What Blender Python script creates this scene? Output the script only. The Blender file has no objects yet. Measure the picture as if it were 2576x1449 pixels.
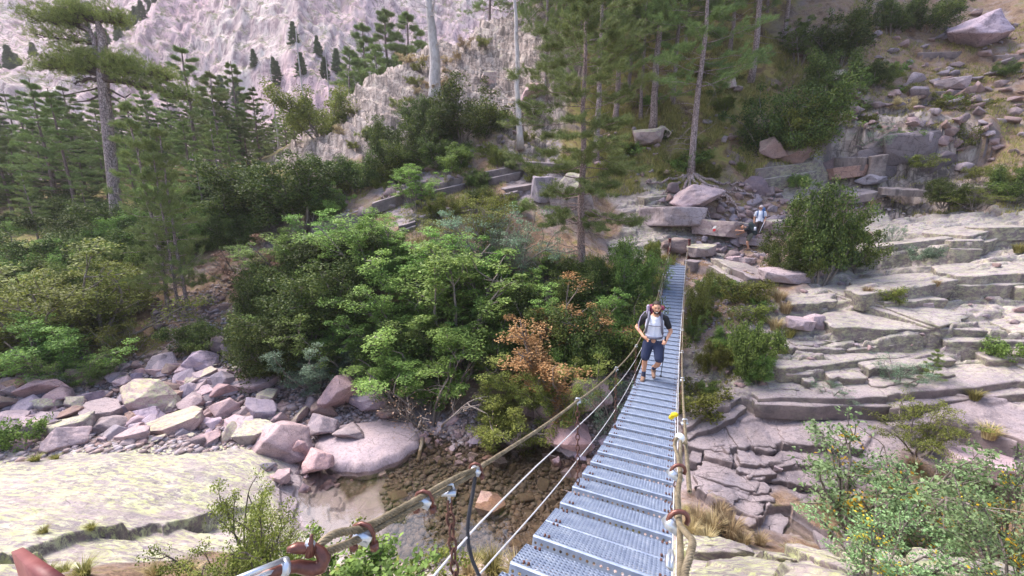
import bpy, math, random, time
import numpy as np
from math import radians, sin, cos, pi
from mathutils import Vector, Matrix
T0 = time.time()
S = bpy.context.scene
COL = S.collection
# ------------------------------------------------------------------ camera
PITCH = 11.7
FPX = 990.0                      # focal length in units of a 2576 px wide picture
cam_d = bpy.data.cameras.new("camera"); cam_d.sensor_width = 36.0
cam_d.lens = 36.0 * 1550 / 4032
cam_d.clip_start = 0.05; cam_d.clip_end = 2000
cam = bpy.data.objects.new("camera", cam_d); COL.objects.link(cam)
cam.location = (0, 0, 0); cam.rotation_euler = (radians(90 - PITCH), 0, 0)
S.camera = cam
# ------------------------------------------------------------------ light
SUN_EL, SUN_AZ = 56.0, 300.0     # azimuth clockwise from +Y
w = bpy.data.worlds.new("World"); S.world = w; w.use_nodes = True
nt = w.node_tree; nt.nodes.clear()
sky = nt.nodes.new("ShaderNodeTexSky"); sky.sky_type = 'NISHITA'; sky.sun_disc = False
sky.sun_elevation = radians(SUN_EL); sky.sun_rotation = radians(SUN_AZ)
sky.air_density = 1.0; sky.dust_density = 3.0; sky.ozone_density = 1.0
bg = nt.nodes.new("ShaderNodeBackground"); bg.inputs[1].default_value = 0.15
wo = nt.nodes.new("ShaderNodeOutputWorld")
nt.links.new(sky.outputs[0], bg.inputs[0]); nt.links.new(bg.outputs[0], wo.inputs[0])
sd = bpy.data.lights.new("sun", 'SUN'); sd.energy = 2.7; sd.angle = radians(35); sd.color = (1.0, 0.92, 0.87)
sun = bpy.data.objects.new("sun", sd); COL.objects.link(sun)
dv = Vector((sin(radians(SUN_AZ)) * cos(radians(SUN_EL)), cos(radians(SUN_AZ)) * cos(radians(SUN_EL)), sin(radians(SUN_EL))))
sun.rotation_euler = dv.to_track_quat('Z', 'Y').to_euler(); sun.location = (0, -20, 60)
S.view_settings.view_transform = 'Standard'; S.view_settings.look = 'None'
S.view_settings.gamma = 1; S.view_settings.exposure = 1.36
S.cycles.max_bounces = 6; S.cycles.transparent_max_bounces = 12; S.cycles.transmission_bounces = 4
S.cycles.diffuse_bounces = 3; S.cycles.glossy_bounces = 2
S.cycles.use_denoising = True

rng = np.random.default_rng(7)
R = random.Random(11)
# ------------------------------------------------------------------ noise
def _h(ix, iy, iz, seed):
    n = (ix.astype(np.int64) * 374761393 + iy.astype(np.int64) * 668265263 + iz.astype(np.int64) * 2147483647 + seed * 1274126177) & 0xffffffff
    n = ((n ^ (n >> 13)) * 1274126177) & 0xffffffff
    n = ((n ^ (n >> 15)) * 2246822519) & 0xffffffff
    return ((n ^ (n >> 16)) & 0xffffff) / float(0xffffff)
def vnoise(x, y, z=None, seed=0):
    x = np.asarray(x, float); y = np.asarray(y, float)
    z = np.zeros_like(x) if z is None else np.asarray(z, float)
    ix, iy, iz = np.floor(x), np.floor(y), np.floor(z)
    fx, fy, fz = x - ix, y - iy, z - iz
    ux, uy, uz = fx*fx*(3-2*fx), fy*fy*(3-2*fy), fz*fz*(3-2*fz)
    def c(a, b, d): return _h(ix + a, iy + b, iz + d, seed)
    def lerp(a, b, t): return a + (b - a) * t
    r0 = lerp(lerp(c(0,0,0), c(1,0,0), ux), lerp(c(0,1,0), c(1,1,0), ux), uy)
    r1 = lerp(lerp(c(0,0,1), c(1,0,1), ux), lerp(c(0,1,1), c(1,1,1), ux), uy)
    return lerp(r0, r1, uz) * 2 - 1
def fbm(x, y, z=None, o=4, seed=0, g=.5):
    a, s, t = 1., 0., 0.; f = 1.
    z = np.zeros_like(np.asarray(x, float)) if z is None else np.asarray(z, float)
    for i in range(o):
        s = s + a * vnoise(x*f + 17.3*i, y*f - 9.1*i, z*f, seed + i); t += a; a *= g; f *= 2.03
    return s / t
def voro(x, y, seed=0):
    """cell random, distance to border (approx)"""
    ix, iy = np.floor(x), np.floor(y)
    d1 = np.full(x.shape, 9.); d2 = d1.copy(); cr = np.zeros_like(d1)
    for a in (-1, 0, 1):
        for b in (-1, 0, 1):
            z0 = ix * 0
            px = ix + a + .15 + .7*_h(ix + a, iy + b, z0, seed + 1); py = iy + b + .15 + .7*_h(ix + a, iy + b, z0, seed + 2)
            d = np.hypot(px - x, py - y); r = _h(ix + a, iy + b, z0, seed + 3)
            m = d < d1
            d2 = np.where(m, d1, np.minimum(d2, d)); cr = np.where(m, r, cr); d1 = np.where(m, d, d1)
    return cr, d2 - d1
def ridged(x, y, o=6, seed=0, g=.55):
    t = 0.; s = 0.; a = 1.; f = 1.; w_ = 1.; wx = .6*fbm(x*.7, y*.7, seed=seed+50, o=3); wy2 = .6*fbm(x*.7+9, y*.7, seed=seed+51, o=3)
    for i in range(o):
        n = (1 - np.abs(vnoise((x+wx)*f + 13.7*i, (y+wy2)*f - 7.1*i, seed=seed+i)))**2.2; s = s + a*n*w_; w_ = np.clip(n*1.6, .15, 1); t += a; a *= g; f *= 2.1
    return s/t
def sstep(a, b, x):
    t = np.clip((x - a) / (b - a), 0, 1); return t*t*(3 - 2*t)
# ------------------------------------------------------------------ picture geometry
CP, SP = cos(radians(PITCH)), sin(radians(PITCH))
def ray(px, py):
    x = (px - 1288) / FPX; y = -(py - 724.5) / FPX
    return np.array([x, CP + SP*y, -SP + CP*y])
def ptY(px, py, Y):
    d = ray(px, py); return d * (Y / d[1])
# ------------------------------------------------------------------ terrain control points: px, py, forward distance, kind
# kinds: r smooth rock, l ledgy rock, g gravel / river stones, s soil + grass, f forest litter, y lichen slab, c craggy rock
CT = [
 # river bed and pools (water level -8)
 
 (700,1060,13.0,'g'),(500,1080,12.3,'g'),(300,1080,12.0,'g'),(100,1060,11.9,'g'),(0,1050,11.8,'g'),(300,960,14.6,'g'),(500,960,14.8,'g'),
 (650,950,15.3,'g'),(850,1000,14.6,'g'),(1150,1080,12.9,'g'),(1000,1080,13.0,'r'),(900,1150,11.5,'r'),(-200,1000,12.5,'g'),(-200,1150,9.2,'g'),
 # left lichen slab
 (0,1160,9.3,'y'),(300,1130,10.0,'y'),(560,1140,10.2,'y'),(620,1180,9.5,'y'),(600,1260,8.2,'y'),(300,1250,6.9,'y'),(0,1270,6.0,'y'),(500,1330,6.6,'y'),
 (700,1340,7.0,'y'),(760,1400,6.6,'y'),(300,1380,4.6,'y'),(100,1400,4.0,'y'),(0,1440,3.4,'y'),(350,1449,3.7,'s'),(600,1440,5.0,'s'),(800,1449,5.6,'s'),(1000,1449,6.4,'y'),(1200,1449,6.3,'s'),
 (1288,1449,6.6,'s'),
 # brown pit and right hand near slab
 (1950,1310,8.8,'s'),(2100,1340,8.2,'s'),(1750,1250,9.3,'s'),(2250,1320,8.2,'s'),(1800,1400,6.2,'y'),(2000,1400,5.4,'y'),(2300,1420,4.6,'y'),(2576,1449,4.0,'y'),(1750,1449,4.8,'y'),
 (2400,1260,8.8,'s'),(2576,1300,8.0,'s'),
 # right hand ledges
 (1750,1180,10.4,'r'),(1900,1220,9.6,'r'),(2050,1180,9.8,'r'),(1800,1060,11.6,'r'),(1950,1060,11.2,'r'),(2150,1030,11.0,'r'),(2400,1100,9.9,'r'),(2576,1100,9.4,'r'),
 (1780,950,13.2,'l'),(1950,930,12.6,'l'),(2150,930,12.2,'l'),(2350,920,11.8,'l'),(2576,930,11.2,'l'),
 (1800,830,14.8,'s'),(1950,800,14.3,'l'),(2100,800,13.8,'l'),(2300,790,13.2,'l'),(2576,800,12.5,'l'),
 (1900,740,16.2,'s'),(2050,700,16.2,'l'),(2250,690,15.4,'l'),(2450,680,14.7,'l'),(2700,680,14.0,'l'),
 (1800,690,18.3,'l'),(1740,670,20.4,'s'),(2200,620,18.5,'l'),(2400,590,17.6,'l'),(2600,580,16.8,'l'),(2300,540,20.5,'l'),(2550,535,19.5,'l'),
 (1700,660,21.0,'s'),(1600,640,21.5,'l'),(1800,630,21.8,'l'),(1880,600,22.6,'s'),(1950,560,23.0,'s'),(1780,540,24.0,'s'),(1680,560,23.5,'l'),(1500,560,24.0,'s'),
 (2100,520,23.5,'s'),(2300,470,23.0,'c'),(2300,340,25.0,'c'),(2150,400,25.5,'c'),(2450,430,22.5,'c'),(2576,440,21.5,'s'),
 (1860,460,25.6,'s'),(2000,440,26.0,'l'),(2300,290,28.0,'s'),(2100,240,30.0,'s'),(2480,150,31.0,'s'),(2576,250,27.0,'s'),(2200,60,35.0,'s'),(2480,20,36.0,'s'),(2700,100,29.0,'s'),
 (2200,-150,42,'s'),(2576,-150,40,'s'),(1900,-100,42,'f'),(1600,-60,42,'f'),
 # central wood
 (1730,440,27.0,'f'),(1640,330,30.0,'f'),(1890,200,33.0,'f'),(1550,310,31.0,'f'),(1460,430,26.5,'f'),(1960,300,30.0,'s'),(1800,330,29.5,'f'),
 (1700,200,34,'f'),(1500,180,36,'f'),(1400,260,33,'c'),
 (1305,370,28.0,'c'),(1200,430,26.5,'s'),(1000,500,25.0,'r'),(1350,420,26.0,'r'),(1200,480,24.5,'s'),(950,560,23.0,'s'),(1100,620,20.5,'s'),(1300,620,20.5,'s'),
 (1465,700,18.0,'s'),(1600,700,18.6,'s'),(1560,800,16.5,'s'),(1300,760,17.8,'s'),(1100,760,17.8,'s'),(900,740,18.2,'s'),(1500,950,14.0,'g'),(1400,1050,13.0,'g'),
 (1650,850,15.6,'s'),(1620,1000,13.0,'g'),(1560,1100,12.0,'g'),(1300,950,15.0,'s'),(1100,960,15.2,'s'),(900,900,16.5,'s'),(700,880,17.0,'s'),
 # craggy slope and ridge in the middle
 (1095,250,34,'c'),(1150,300,31.5,'c'),(1000,300,33,'c'),(850,330,34,'c'),(750,345,37,'c'),(800,420,29,'c'),(950,400,29.5,'c'),(900,480,27,'s'),(900,220,40,'c'),(1000,170,42,'c'),(1100,110,44,'c'),
 (1200,60,44,'c'),(1250,150,38,'c'),(1300,20,44,'c'),(1400,-40,46,'f'),
 # left wood
 (700,600,24,'c'),(650,640,22.5,'s'),(570,720,20.5,'s'),(560,820,18.0,'s'),(430,800,18.8,'s'),(350,800,18.6,'s'),(300,600,26.5,'s'),(300,660,23,'s'),(150,700,22,'f'),(0,720,21,'f'),
 (500,560,27,'f'),(700,480,30,'f'),(550,450,34,'f'),(300,500,34,'f'),(100,520,33,'f'),(-100,560,31,'f'),(0,850,17.5,'g'),(150,860,17.3,'s'),(-200,800,18,'f'),
 (650,400,40,'f'),(450,420,42,'f'),(200,440,44,'f'),(0,440,45,'f'),(-200,450,45,'f'),
]
for px, py in [(1150,1400),(1000,1300),(900,1240),(1100,1250),(1250,1180),(1350,1250),(1300,1350),(1450,1210),(1520,1290),(1450,1400),(1200,1300),(1080,1370),(1340,1160),(1000,1380)]:
    d_ = ray(px, py); CT.append((px, py, -8.38*d_[1]/d_[2], 'g'))
for px, py in [(800,1290),(860,1260),(920,1290),(830,1330),(900,1340)]:
    d_ = ray(px, py); CT.append((px, py, -8.25*d_[1]/d_[2], 'r'))
KIND = 'rlgsfyc'
cx_, cz_, ck_ = [], [], []
for px, py, Y, k in CT:
    p = ptY(px, py, Y); cx_.append(p[:2]); cz_.append(p[2]); ck_.append(KIND.index(k))
# anchors: behind / beside the camera, beyond the ridge
for x, y, z, k in [(0,.3,-2.35,'y'),(-1.5,.3,-2.3,'y'),(1.5,.3,-2.3,'y'),(-1,1.4,-2.5,'y'),(1.0,1.2,-2.6,'y'),(0,-4,-2,'y'),(-6,-3,-1,'y'),(6,-3,-1.5,'y'),(.2,2.5,-4.2,'y'),(-1.2,2.8,-4.0,'y'),(2,2.6,-4.0,'y'),
                   (-14,0,-3,'y'),(14,0,-2,'y'),(14,5,-2.5,'y'),(-14,5,-5,'y'),
                   (-12,48,8,'f'),(-25,52,4,'f'),(-50,50,4,'f'),(-60,30,3,'f'),(-40,20,-2,'f'),(-30,10,-6,'g'),(0,55,20,'c'),(10,60,26,'f'),(30,60,30,'s'),(50,50,30,'s'),(40,20,8,'s'),(30,8,-1,'l'),(-5,46,13.5,'c'),(-22,46,5.5,'f')]:
    cx_.append(np.array([x, y])); cz_.append(z); ck_.append(KIND.index(k))
CX = np.array(cx_, float); CZ = np.array(cz_, float); CK = np.array(ck_)
def lp(xy):                       # log-ish radial warp so near and far detail are interpolated alike
    r = np.hypot(xy[..., 0], xy[..., 1] + 2) + 1e-6
    k = 10 * np.log1p(r / 6.0) / r
    return np.stack([xy[..., 0] * k, (xy[..., 1] + 2) * k], -1)
def tps_fit(P, V, lam):
    n = len(P); d = np.linalg.norm(P[:, None] - P[None], axis=2); K = d  * d * np.log(d + 1e-9)
    K = K + lam * np.eye(n); Q = np.hstack([np.ones((n, 1)), P])
    A = np.zeros((n+3, n+3)); A[:n,:n] = K; A[:n,n:] = Q; A[n:,:n] = Q.T
    b = np.zeros((n+3,) + V.shape[1:]); b[:n] = V
    return np.linalg.solve(A, b)
WP = lp(CX); WT = tps_fit(WP, CZ, 0.03)
def base_h0(x, y):
    sh = np.shape(x); Q = lp(np.stack([np.ravel(x), np.ravel(y)], -1)); out = np.zeros(len(Q))
    for i in range(0, len(Q), 40000):
        q = Q[i:i+40000]; d2 = ((q[:, None] - WP[None])**2).sum(2)
        out[i:i+40000] = (.5 * d2 * np.log(d2 + 1e-12)) @ WT[:-3] + WT[-3] + q @ WT[-2:]
    return out.reshape(sh)
KW = np.eye(len(KIND))[CK]
def kinds0(x, y):
    sh = np.shape(x); x = np.ravel(x); y = np.ravel(y)
    Q = lp(np.stack([x, y], -1)); out = np.zeros((len(Q), len(KIND)))
    for i in range(0, len(Q), 40000):
        q = Q[i:i+40000]; d2 = ((q[:, None] - WP[None])**2).sum(2) + .02
        ww = d2 ** -2.5; out[i:i+40000] = (ww @ KW) / ww.sum(1, keepdims=True)
    return out.reshape(sh + (len(KIND),))
# both fields are smooth, so they are tabulated once on a polar grid and read back bilinearly
GA = np.radians(np.linspace(-180, 180, 601)); GR = np.geomspace(.4, 90, 260)
_r, _a = np.meshgrid(GR, GA, indexing='ij'); TABH = base_h0(_r*np.sin(_a), _r*np.cos(_a)); TABK = kinds0(_r*np.sin(_a), _r*np.cos(_a))
def lookup(tab, x, y):
    x = np.asarray(x, float); y = np.asarray(y, float)
    r = np.clip(np.hypot(x, y), GR[0]*1.001, GR[-1]*.999); a = np.arctan2(x, y)
    u = np.log(r / GR[0]) / np.log(GR[1] / GR[0]); v = (a + pi) / (GA[1] - GA[0])
    i = np.clip(np.floor(u).astype(int), 0, len(GR)-2); j = np.clip(np.floor(v).astype(int), 0, len(GA)-2); u = u - i; v = v - j
    if tab.ndim == 3: u = u[..., None]; v = v[..., None]
    return (tab[i, j]*(1-u) + tab[i+1, j]*u)*(1-v) + (tab[i, j+1]*(1-u) + tab[i+1, j+1]*u)*v
def base_h(x, y): return lookup(TABH, x, y)
def kinds(x, y):
    x = np.asarray(x, float); y = np.asarray(y, float); j = np.hypot(x, y) * .06
    return lookup(TABK, x + j*fbm(x*.5, y*.5, seed=91), y + j*fbm(x*.5+40, y*.5, seed=92))
# rock ledges read off the photograph: top edge polyline, height of the step, length over which it dies away
LEDGE = [
 ([(2150,640),(2187,630),(2350,605),(2450,603),(2494,580),(2600,572)], .75, 2.0), ([(2150,752),(2200,743),(2297,726),(2340,713),(2417,696),(2640,688)], .75, 1.8),
 ([(1990,752),(2027,761),(2160,750),(2207,770)], .32, 1.2), ([(2217,775),(2327,755),(2350,745)], .3, .8), ([(1990,850),(2028,860),(2117,846),(2190,810),(2225,826)], .28, .8),
 ([(2097,870),(2220,850),(2317,843),(2404,830),(2640,838)], .62, 1.4), ([(1960,862),(2030,880),(2150,876),(2284,856),(2320,850)], .25, .7),
 ([(1930,895),(1950,900),(2084,916),(2184,903),(2317,883),(2417,870),(2500,872)], .45, 1.0), ([(1930,946),(2084,946),(2217,933),(2384,903),(2640,880)], .40, 1.0),
 ([(1930,972),(2100,975),(2300,950),(2640,935)], .3, .7),
 ([(1717,1080),(1817,1016),(1917,1009),(1950,1000),(2217,1000),(2350,986),(2400,980)], .5, 1.0), ([(1725,1106),(1790,1129),(1867,1116),(1924,1110),(2070,1126)], .26, .7),
 ([(1735,1146),(1850,1166),(1934,1173),(1977,1176),(2017,1170),(2100,1196)], .26, .6), ([(1880,1206),(1904,1193),(1950,1193),(2070,1222)], .18, .5), ([(1745,1209),(1884,1243),(1920,1240)], .16, .5),
 ([(1750,1225),(1804,1259),(1917,1303),(1930,1279),(2000,1276),(2044,1303),(2100,1329),(2230,1386)], .4, .6), ([(2340,1030),(2450,1066),(2640,1125)], .6, 1.2), ([(2400,1185),(2427,1190),(2550,1210),(2600,1212)], .4, .7),
 ([(2080,342),(2117,333),(2284,320),(2450,313),(2520,310)], 2.3, 4.0), ([(2225,250),(2244,247),(2350,233),(2380,232)], .7, 2.0), ([(1910,425),(1930,416),(2024,403),(2097,393),(2190,397),(2220,390)], 1.3, 2.2),
 ([(1722,655),(1813,665),(1834,677),(1900,700)], .6, 1.2), ([(1620,520),(1680,495),(1760,545)], .8, 1.6), ([(850,560),(870,540),(1000,490),(1200,440),(1360,410)], .7, 2.0), ([(1000,570),(1150,520),(1320,470)], .4, 1.2),
 ([(2150,500),(2300,480),(2600,470)], .5, 1.5), ([(2300,120),(2400,128),(2600,140)], .7, 2.),
 ([(-60,1372),(0,1366),(150,1336),(287,1326),(333,1313),(533,1276),(640,1262)], .26, 1.4),
 ([(1700,1380),(1900,1385),(2100,1410),(2500,1440)], .12, .4), ([(1740,1410),(2000,1430),(2300,1449)], .10, .3),
]
_led = []
def _cast(px, py, up):
    d = ray(px, py); t = np.geomspace(2.0, 95, 1200); P = d[None]*t[:, None]; m = np.nonzero(P[:, 2] < base_h(P[:, 0], P[:, 1]) + up)[0]
    i = m[0] if len(m) else 900
    return P[i]
for pts, a_, L_ in LEDGE:
    Pw = np.array([_cast(px, py, a_*.5) for px, py in pts]); th = np.arctan2(Pw[:, 0], Pw[:, 1]); o_ = np.argsort(th)
    _led.append((th[o_], np.hypot(Pw[:, 0], Pw[:, 1])[o_], a_, L_))
def ledges(x, y):
    th = np.arctan2(x, y); r = np.hypot(x, y); out = np.zeros_like(r)
    jag, _ = voro(x*1.1, y*1.1, 41); jag2, _ = voro(x*3.3, y*3.3, 42); vn = vnoise(x*1.7, y*1.7, seed=43)
    for n, (t_, r_, a, L) in enumerate(_led):
        rm = r_.mean(); tol = .5 / rm
        m = (th > t_[0] - tol) & (th < t_[-1] + tol) & (np.abs(r - rm) < 5*L + 6)
        if not m.any(): continue
        tt = th[m]; re = np.interp(tt, t_, r_)
        d = r[m] - re + (jag[m] - .5)*min(.40, L*.24) + (jag2[m] - .5)*.025 + .10*vn[m]
        fade = sstep(t_[0] - tol, t_[0] + tol, tt) * (1 - sstep(t_[-1] - tol, t_[-1] + tol, tt))
        k = np.clip(1 - np.abs(d)/(L*1.7), 0, 1)
        out[m] += a*.5*fade*k*(2*sstep(-.05, .05, d) - 1)
    return out
def terrace(q, sharp=.16):
    f = np.floor(q); t = q - f
    return f + np.where(t < 1 - sharp, t * .12, .12*(1-sharp) + (1 - .12*(1-sharp)) * sstep(0, 1, (t - 1 + sharp) / sharp))
def ground(x, y, detail=True):
    x = np.asarray(x, float); y = np.asarray(y, float)
    h = base_h(x, y); K = kinds(x, y); r = np.hypot(x, y)
    wr, wl, wg, ws, wf, wy, wc = [K[..., i] for i in range(7)]
    # blocky ledges: strata dipping gently to the left and to the viewer
    br, bd = voro(x*.42 + .25*fbm(x, y, seed=5), y*.75 + .4*fbm(x*.8, y*.8, seed=6), 21)
    br2, bd2 = voro(x*1.25 + .2*fbm(x*2, y*2, seed=7), y*1.9, 31)
    dip = .10*x - .10*y
    q1 = (h - dip + .25*fbm(x*.5, y*.5, seed=8)) / .95 + .75*br
    h1 = (terrace(q1, .10) - q1) * .95
    q2 = (h - dip + .1*fbm(x*1.3, y*1.3, seed=9)) / .3 + .8*br2
    h2 = (terrace(q2, .18) - q2) * .3
    h = h + ledges(x, y) + sstep(.25, .8, wl) * (h1 * .30 + h2 * .4 + (br2 - .5)*.13 - .10*sstep(.06, 0, bd) - .03*sstep(.05, 0, bd2))
    # smoother rock with thin sheets
    q3 = (h - .16*x - .02*y + .35*fbm(x*.45, y*.45, seed=12)) / .34 + .5*br2
    h = h + sstep(.3, .8, wr) * ((terrace(q3, .12) - q3) * .34 * .3 + (br2 - .5)*.05 - .03*sstep(.05, 0, bd2))
    # lichen slab: long gentle waves and a few long cracks
    q4 = (h + .35*x + .20*y + .6*fbm(x*.22, y*.22, seed=14)) / .9
    h = h + sstep(.4, .9, wy) * ((terrace(q4, .12) - q4) * .30 + .07*fbm(x*1.1, y*2.2, seed=15))
    # crags: slanting beds cut by gullies
    qc = (h + .55*x + .25*y + 1.4*fbm(x*.14, y*.14, seed=13)) / 1.3 + .5*fbm(x*.5, y*.5, seed=11)
    h = h + sstep(.3, .8, wc) * (1.3*ridged(x*.13 + y*.06, y*.18 - x*.05, 6, 16) - .4 + 1.1*(terrace(qc, .16) - qc) + .22*(terrace(qc*2.7 + br2, .2) - qc*2.7 - br2) + .2*fbm(x*1.3, y*1.3, h*1.3, 5, seed=17, g=.7))
    h = h + (ws + wf) * (.35*fbm(x*.35, y*.35, o=5, seed=18) + .10*fbm(x*2, y*2, seed=19))
    h = h + wg * (.10*fbm(x*.8, y*.8, o=4, seed=20) + .05*np.abs(fbm(x*4, y*4, o=2, seed=22)))
    h = h + .02*fbm(x*5, y*5, o=3, seed=25)
    # keep the ledge under the start of the bridge clear of the treads
    return h
def at(px, py, smooth=False):
    """where the line of sight through a picture point meets the ground"""
    d = ray(px, py); t = np.geomspace(2.2, 95, 1400); P = d[None] * t[:, None]
    g = base_h(P[:, 0], P[:, 1]); m = np.nonzero(P[:, 2] < g)[0]; i = m[0] if len(m) else 900
    if not smooth:
        t = np.linspace(max(2.2, t[i]*.84), t[i]*1.14, 220); P = d[None] * t[:, None]; g = ground(P[:, 0], P[:, 1]); m = np.nonzero(P[:, 2] < g)[0]; i = m[0] if len(m) else 110
    return P[i][0], P[i][1], g[i]
def onY(px, Y):
    """ground point in a picture column at a given forward distance"""
    x = (px - 1288) / FPX * Y; 
    for _ in range(8):
        z = float(ground(np.array([x]), np.array([Y]))[0]); dep = Y*CP - z*SP; x = (px - 1288) / FPX * dep
    return x, Y, z
def toP(p):
    dep = p[1]*CP - p[2]*SP; return 1288 + FPX*p[0]/dep, 724.5 - FPX*(p[1]*SP + p[2]*CP)/dep, dep
# ------------------------------------------------------------------ mesh helpers
class MB:
    def __init__(s): s.v = []; s.f = []; s.n = 0
    def add(s, v, f):
        v = np.asarray(v, float).reshape(-1, 3); f = np.asarray(f, int)
        s.f.append(f + s.n); s.v.append(v); s.n += len(v); return s
    def box(s, c, d, M=None):
        v = np.array([(x, y, z) for x in (-.5, .5) for y in (-.5, .5) for z in (-.5, .5)]) * np.array(d)
        if M is not None: v = v @ np.asarray(M, float).T
        return s.add(v + np.array(c), [(0,1,3,2),(4,6,7,5),(0,4,5,1),(2,3,7,6),(0,2,6,4),(1,5,7,3)])
    def tube(s, P, r, n=6, cap=True, phase=0):
        P = np.asarray(P, float); m = len(P); r = np.broadcast_to(np.asarray(r, float), (m,))
        T = np.gradient(P, axis=0); T /= np.linalg.norm(T, axis=1, keepdims=True) + 1e-12
        u = np.cross(T[0], (0, 0, 1)); 
        if np.linalg.norm(u) < 1e-3: u = np.cross(T[0], (0, 1, 0))
        u /= np.linalg.norm(u); U = [u]
        for i in range(1, m):
            u = U[-1] - T[i]*np.dot(U[-1], T[i]); u /= np.linalg.norm(u) + 1e-12; U.append(u)
        U = np.array(U); V = np.cross(T, U); a = np.arange(n) * 2*pi/n + phase
        ring = P[:, None] + r[:, None, None] * (np.cos(a)[None, :, None]*U[:, None] + np.sin(a)[None, :, None]*V[:, None])
        v = ring.reshape(-1, 3); i = np.arange(m-1)[:, None]*n; j = np.arange(n)[None]; k = (j+1) % n
        f = np.stack([i+j, i+k, i+n+k, i+n+j], -1).reshape(-1, 4)
        s.add(v, f)
        if cap:
            b = s.n - len(v)
            s.f.append(np.array([list(range(b, b+n))[::-1]])); s.f.append(np.array([list(range(b+(m-1)*n, b+m*n))]))
        return s
    def ell(s, c, r, nu=12, nv=8, M=None):
        th = np.linspace(0, pi, nv+1); ph = np.arange(nu)*2*pi/nu
        v = np.stack([np.outer(np.sin(th), np.cos(ph)), np.outer(np.sin(th), np.sin(ph)), np.outer(np.cos(th), np.ones(nu))], -1).reshape(-1, 3) * np.array(r)
        if M is not None: v = v @ np.asarray(M, float).T
        i = np.arange(nv)[:, None]*nu; j = np.arange(nu)[None]; k = (j+1) % nu
        return s.add(v + np.array(c), np.stack([i+j, i+nu+j, i+nu+k, i+k], -1).reshape(-1, 4))
    def mesh(s, name, mat=None, smooth=False):
        me = bpy.data.meshes.new(name)
        V = np.concatenate(s.v).astype(np.float32)
        F = [np.atleast_2d(f) for f in s.f if len(f)]
        tot = np.concatenate([np.full(len(f), f.shape[1]) for f in F]); idx = np.concatenate([f.ravel() for f in F])
        me.vertices.add(len(V)); me.vertices.foreach_set("co", V.ravel())
        me.loops.add(len(idx)); me.loops.foreach_set("vertex_index", idx.astype(np.int32))
        me.polygons.add(len(tot)); st = np.concatenate([[0], np.cumsum(tot)[:-1]])
        me.polygons.foreach_set("loop_start", st.astype(np.int32)); me.polygons.foreach_set("loop_total", tot.astype(np.int32))
        if smooth: me.polygons.foreach_set("use_smooth", np.ones(len(tot), bool))
        me.update(calc_edges=True); me.validate()
        if mat: me.materials.append(mat)
        return me
    def build(s, name, mat, parent=None, smooth=False):
        return link(name, s.mesh(name, mat, smooth), parent)
def link(name, me, parent=None, loc=None):
    o = bpy.data.objects.new(name, me); COL.objects.link(o)
    if parent: o.parent = parent
    if loc is not None: o.location = loc
    return o
def tag(o, label=None, cat=None, group=None, kind=None):
    if label: o['label'] = label
    if cat: o['category'] = cat
    if group: o['group'] = group
    if kind: o['kind'] = kind
    return o
def empty(name, loc=(0, 0, 0), rz=0):
    o = bpy.data.objects.new(name, None); COL.objects.link(o); o.location = loc; o.rotation_euler = (0, 0, rz); o.empty_display_size = .1
    return o
# ------------------------------------------------------------------ material helpers
class NT:
    def __init__(s, name):
        s.m = bpy.data.materials.new(name); s.m.use_nodes = True; s.t = s.m.node_tree; s.t.nodes.clear()
        s.out = s.n('ShaderNodeOutputMaterial')
    def n(s, typ, ins={}, **kw):
        nd = s.t.nodes.new(typ)
        for k, v in kw.items(): setattr(nd, k, v)
        for k, v in ins.items():
            i = nd.inputs[k]
            if isinstance(v, bpy.types.NodeSocket): s.t.links.new(v, i)
            else: i.default_value = v if not (isinstance(v, (tuple, list)) and len(v) == 3 and i.type == 'RGBA') else (*v, 1)
        return nd
    def noise(s, vec, scale, detail=6, rough=.6, dist=0):
        return s.n('ShaderNodeTexNoise', {'Vector': vec, 'Scale': scale, 'Detail': detail, 'Roughness': rough, 'Distortion': dist}).outputs[0]
    def ramp(s, fac, stops, interp='LINEAR'):
        nd = s.n('ShaderNodeValToRGB', {0: fac}); cr = nd.color_ramp; cr.interpolation = interp
        while len(cr.elements) < len(stops): cr.elements.new(.5)
        for e, (p, c) in zip(cr.elements, stops):
            e.position = p; e.color = (*c, 1) if isinstance(c, (tuple, list)) else (c, c, c, 1)
        return nd.outputs[0]
    def mix(s, f, a, b, mode='MIX'):
        nd = s.n('ShaderNodeMix', data_type='RGBA', blend_type=mode)
        for i, v in ((0, f), (6, a), (7, b)):
            if isinstance(v, bpy.types.NodeSocket): s.t.links.new(v, nd.inputs[i])
            else: nd.inputs[i].default_value = v if i == 0 else (*v, 1)
        return nd.outputs[2]
    def math(s, op, a, b=0.):
        return s.n('ShaderNodeMath', {0: a, 1: b}, operation=op).outputs[0]
    def map(s, vec, scale=(1,1,1), rot=(0,0,0)):
        return s.n('ShaderNodeMapping', {'Vector': vec, 'Scale': scale, 'Rotation': rot}).outputs[0]
    def geo(s): return s.n('ShaderNodeNewGeometry')
    def pos(s): return s.geo().outputs['Position']
    def obj(s): return s.n('ShaderNodeTexCoord').outputs['Object']
    def rnd(s): return s.n('ShaderNodeObjectInfo').outputs['Random']
    def attr(s, name): return s.n('ShaderNodeAttribute', attribute_name=name).outputs
    def bump(s, h, strength=.5, dist=.05):
        return s.n('ShaderNodeBump', {'Height': h, 'Strength': strength, 'Distance': dist}).outputs[0]
    def bsdf(s, color, rough=.8, normal=None, metal=0., spec=.3, extra={}):
        ins = {'Base Color': color, 'Roughness': rough, 'Metallic': metal, 'Specular IOR Level': spec}; ins.update(extra)
        if normal is not None: ins['Normal'] = normal
        b = s.n('ShaderNodeBsdfPrincipled', ins); return b.outputs[0]
    def done(s, sh): s.t.links.new(sh, s.out.inputs[0]); return s.m
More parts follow.
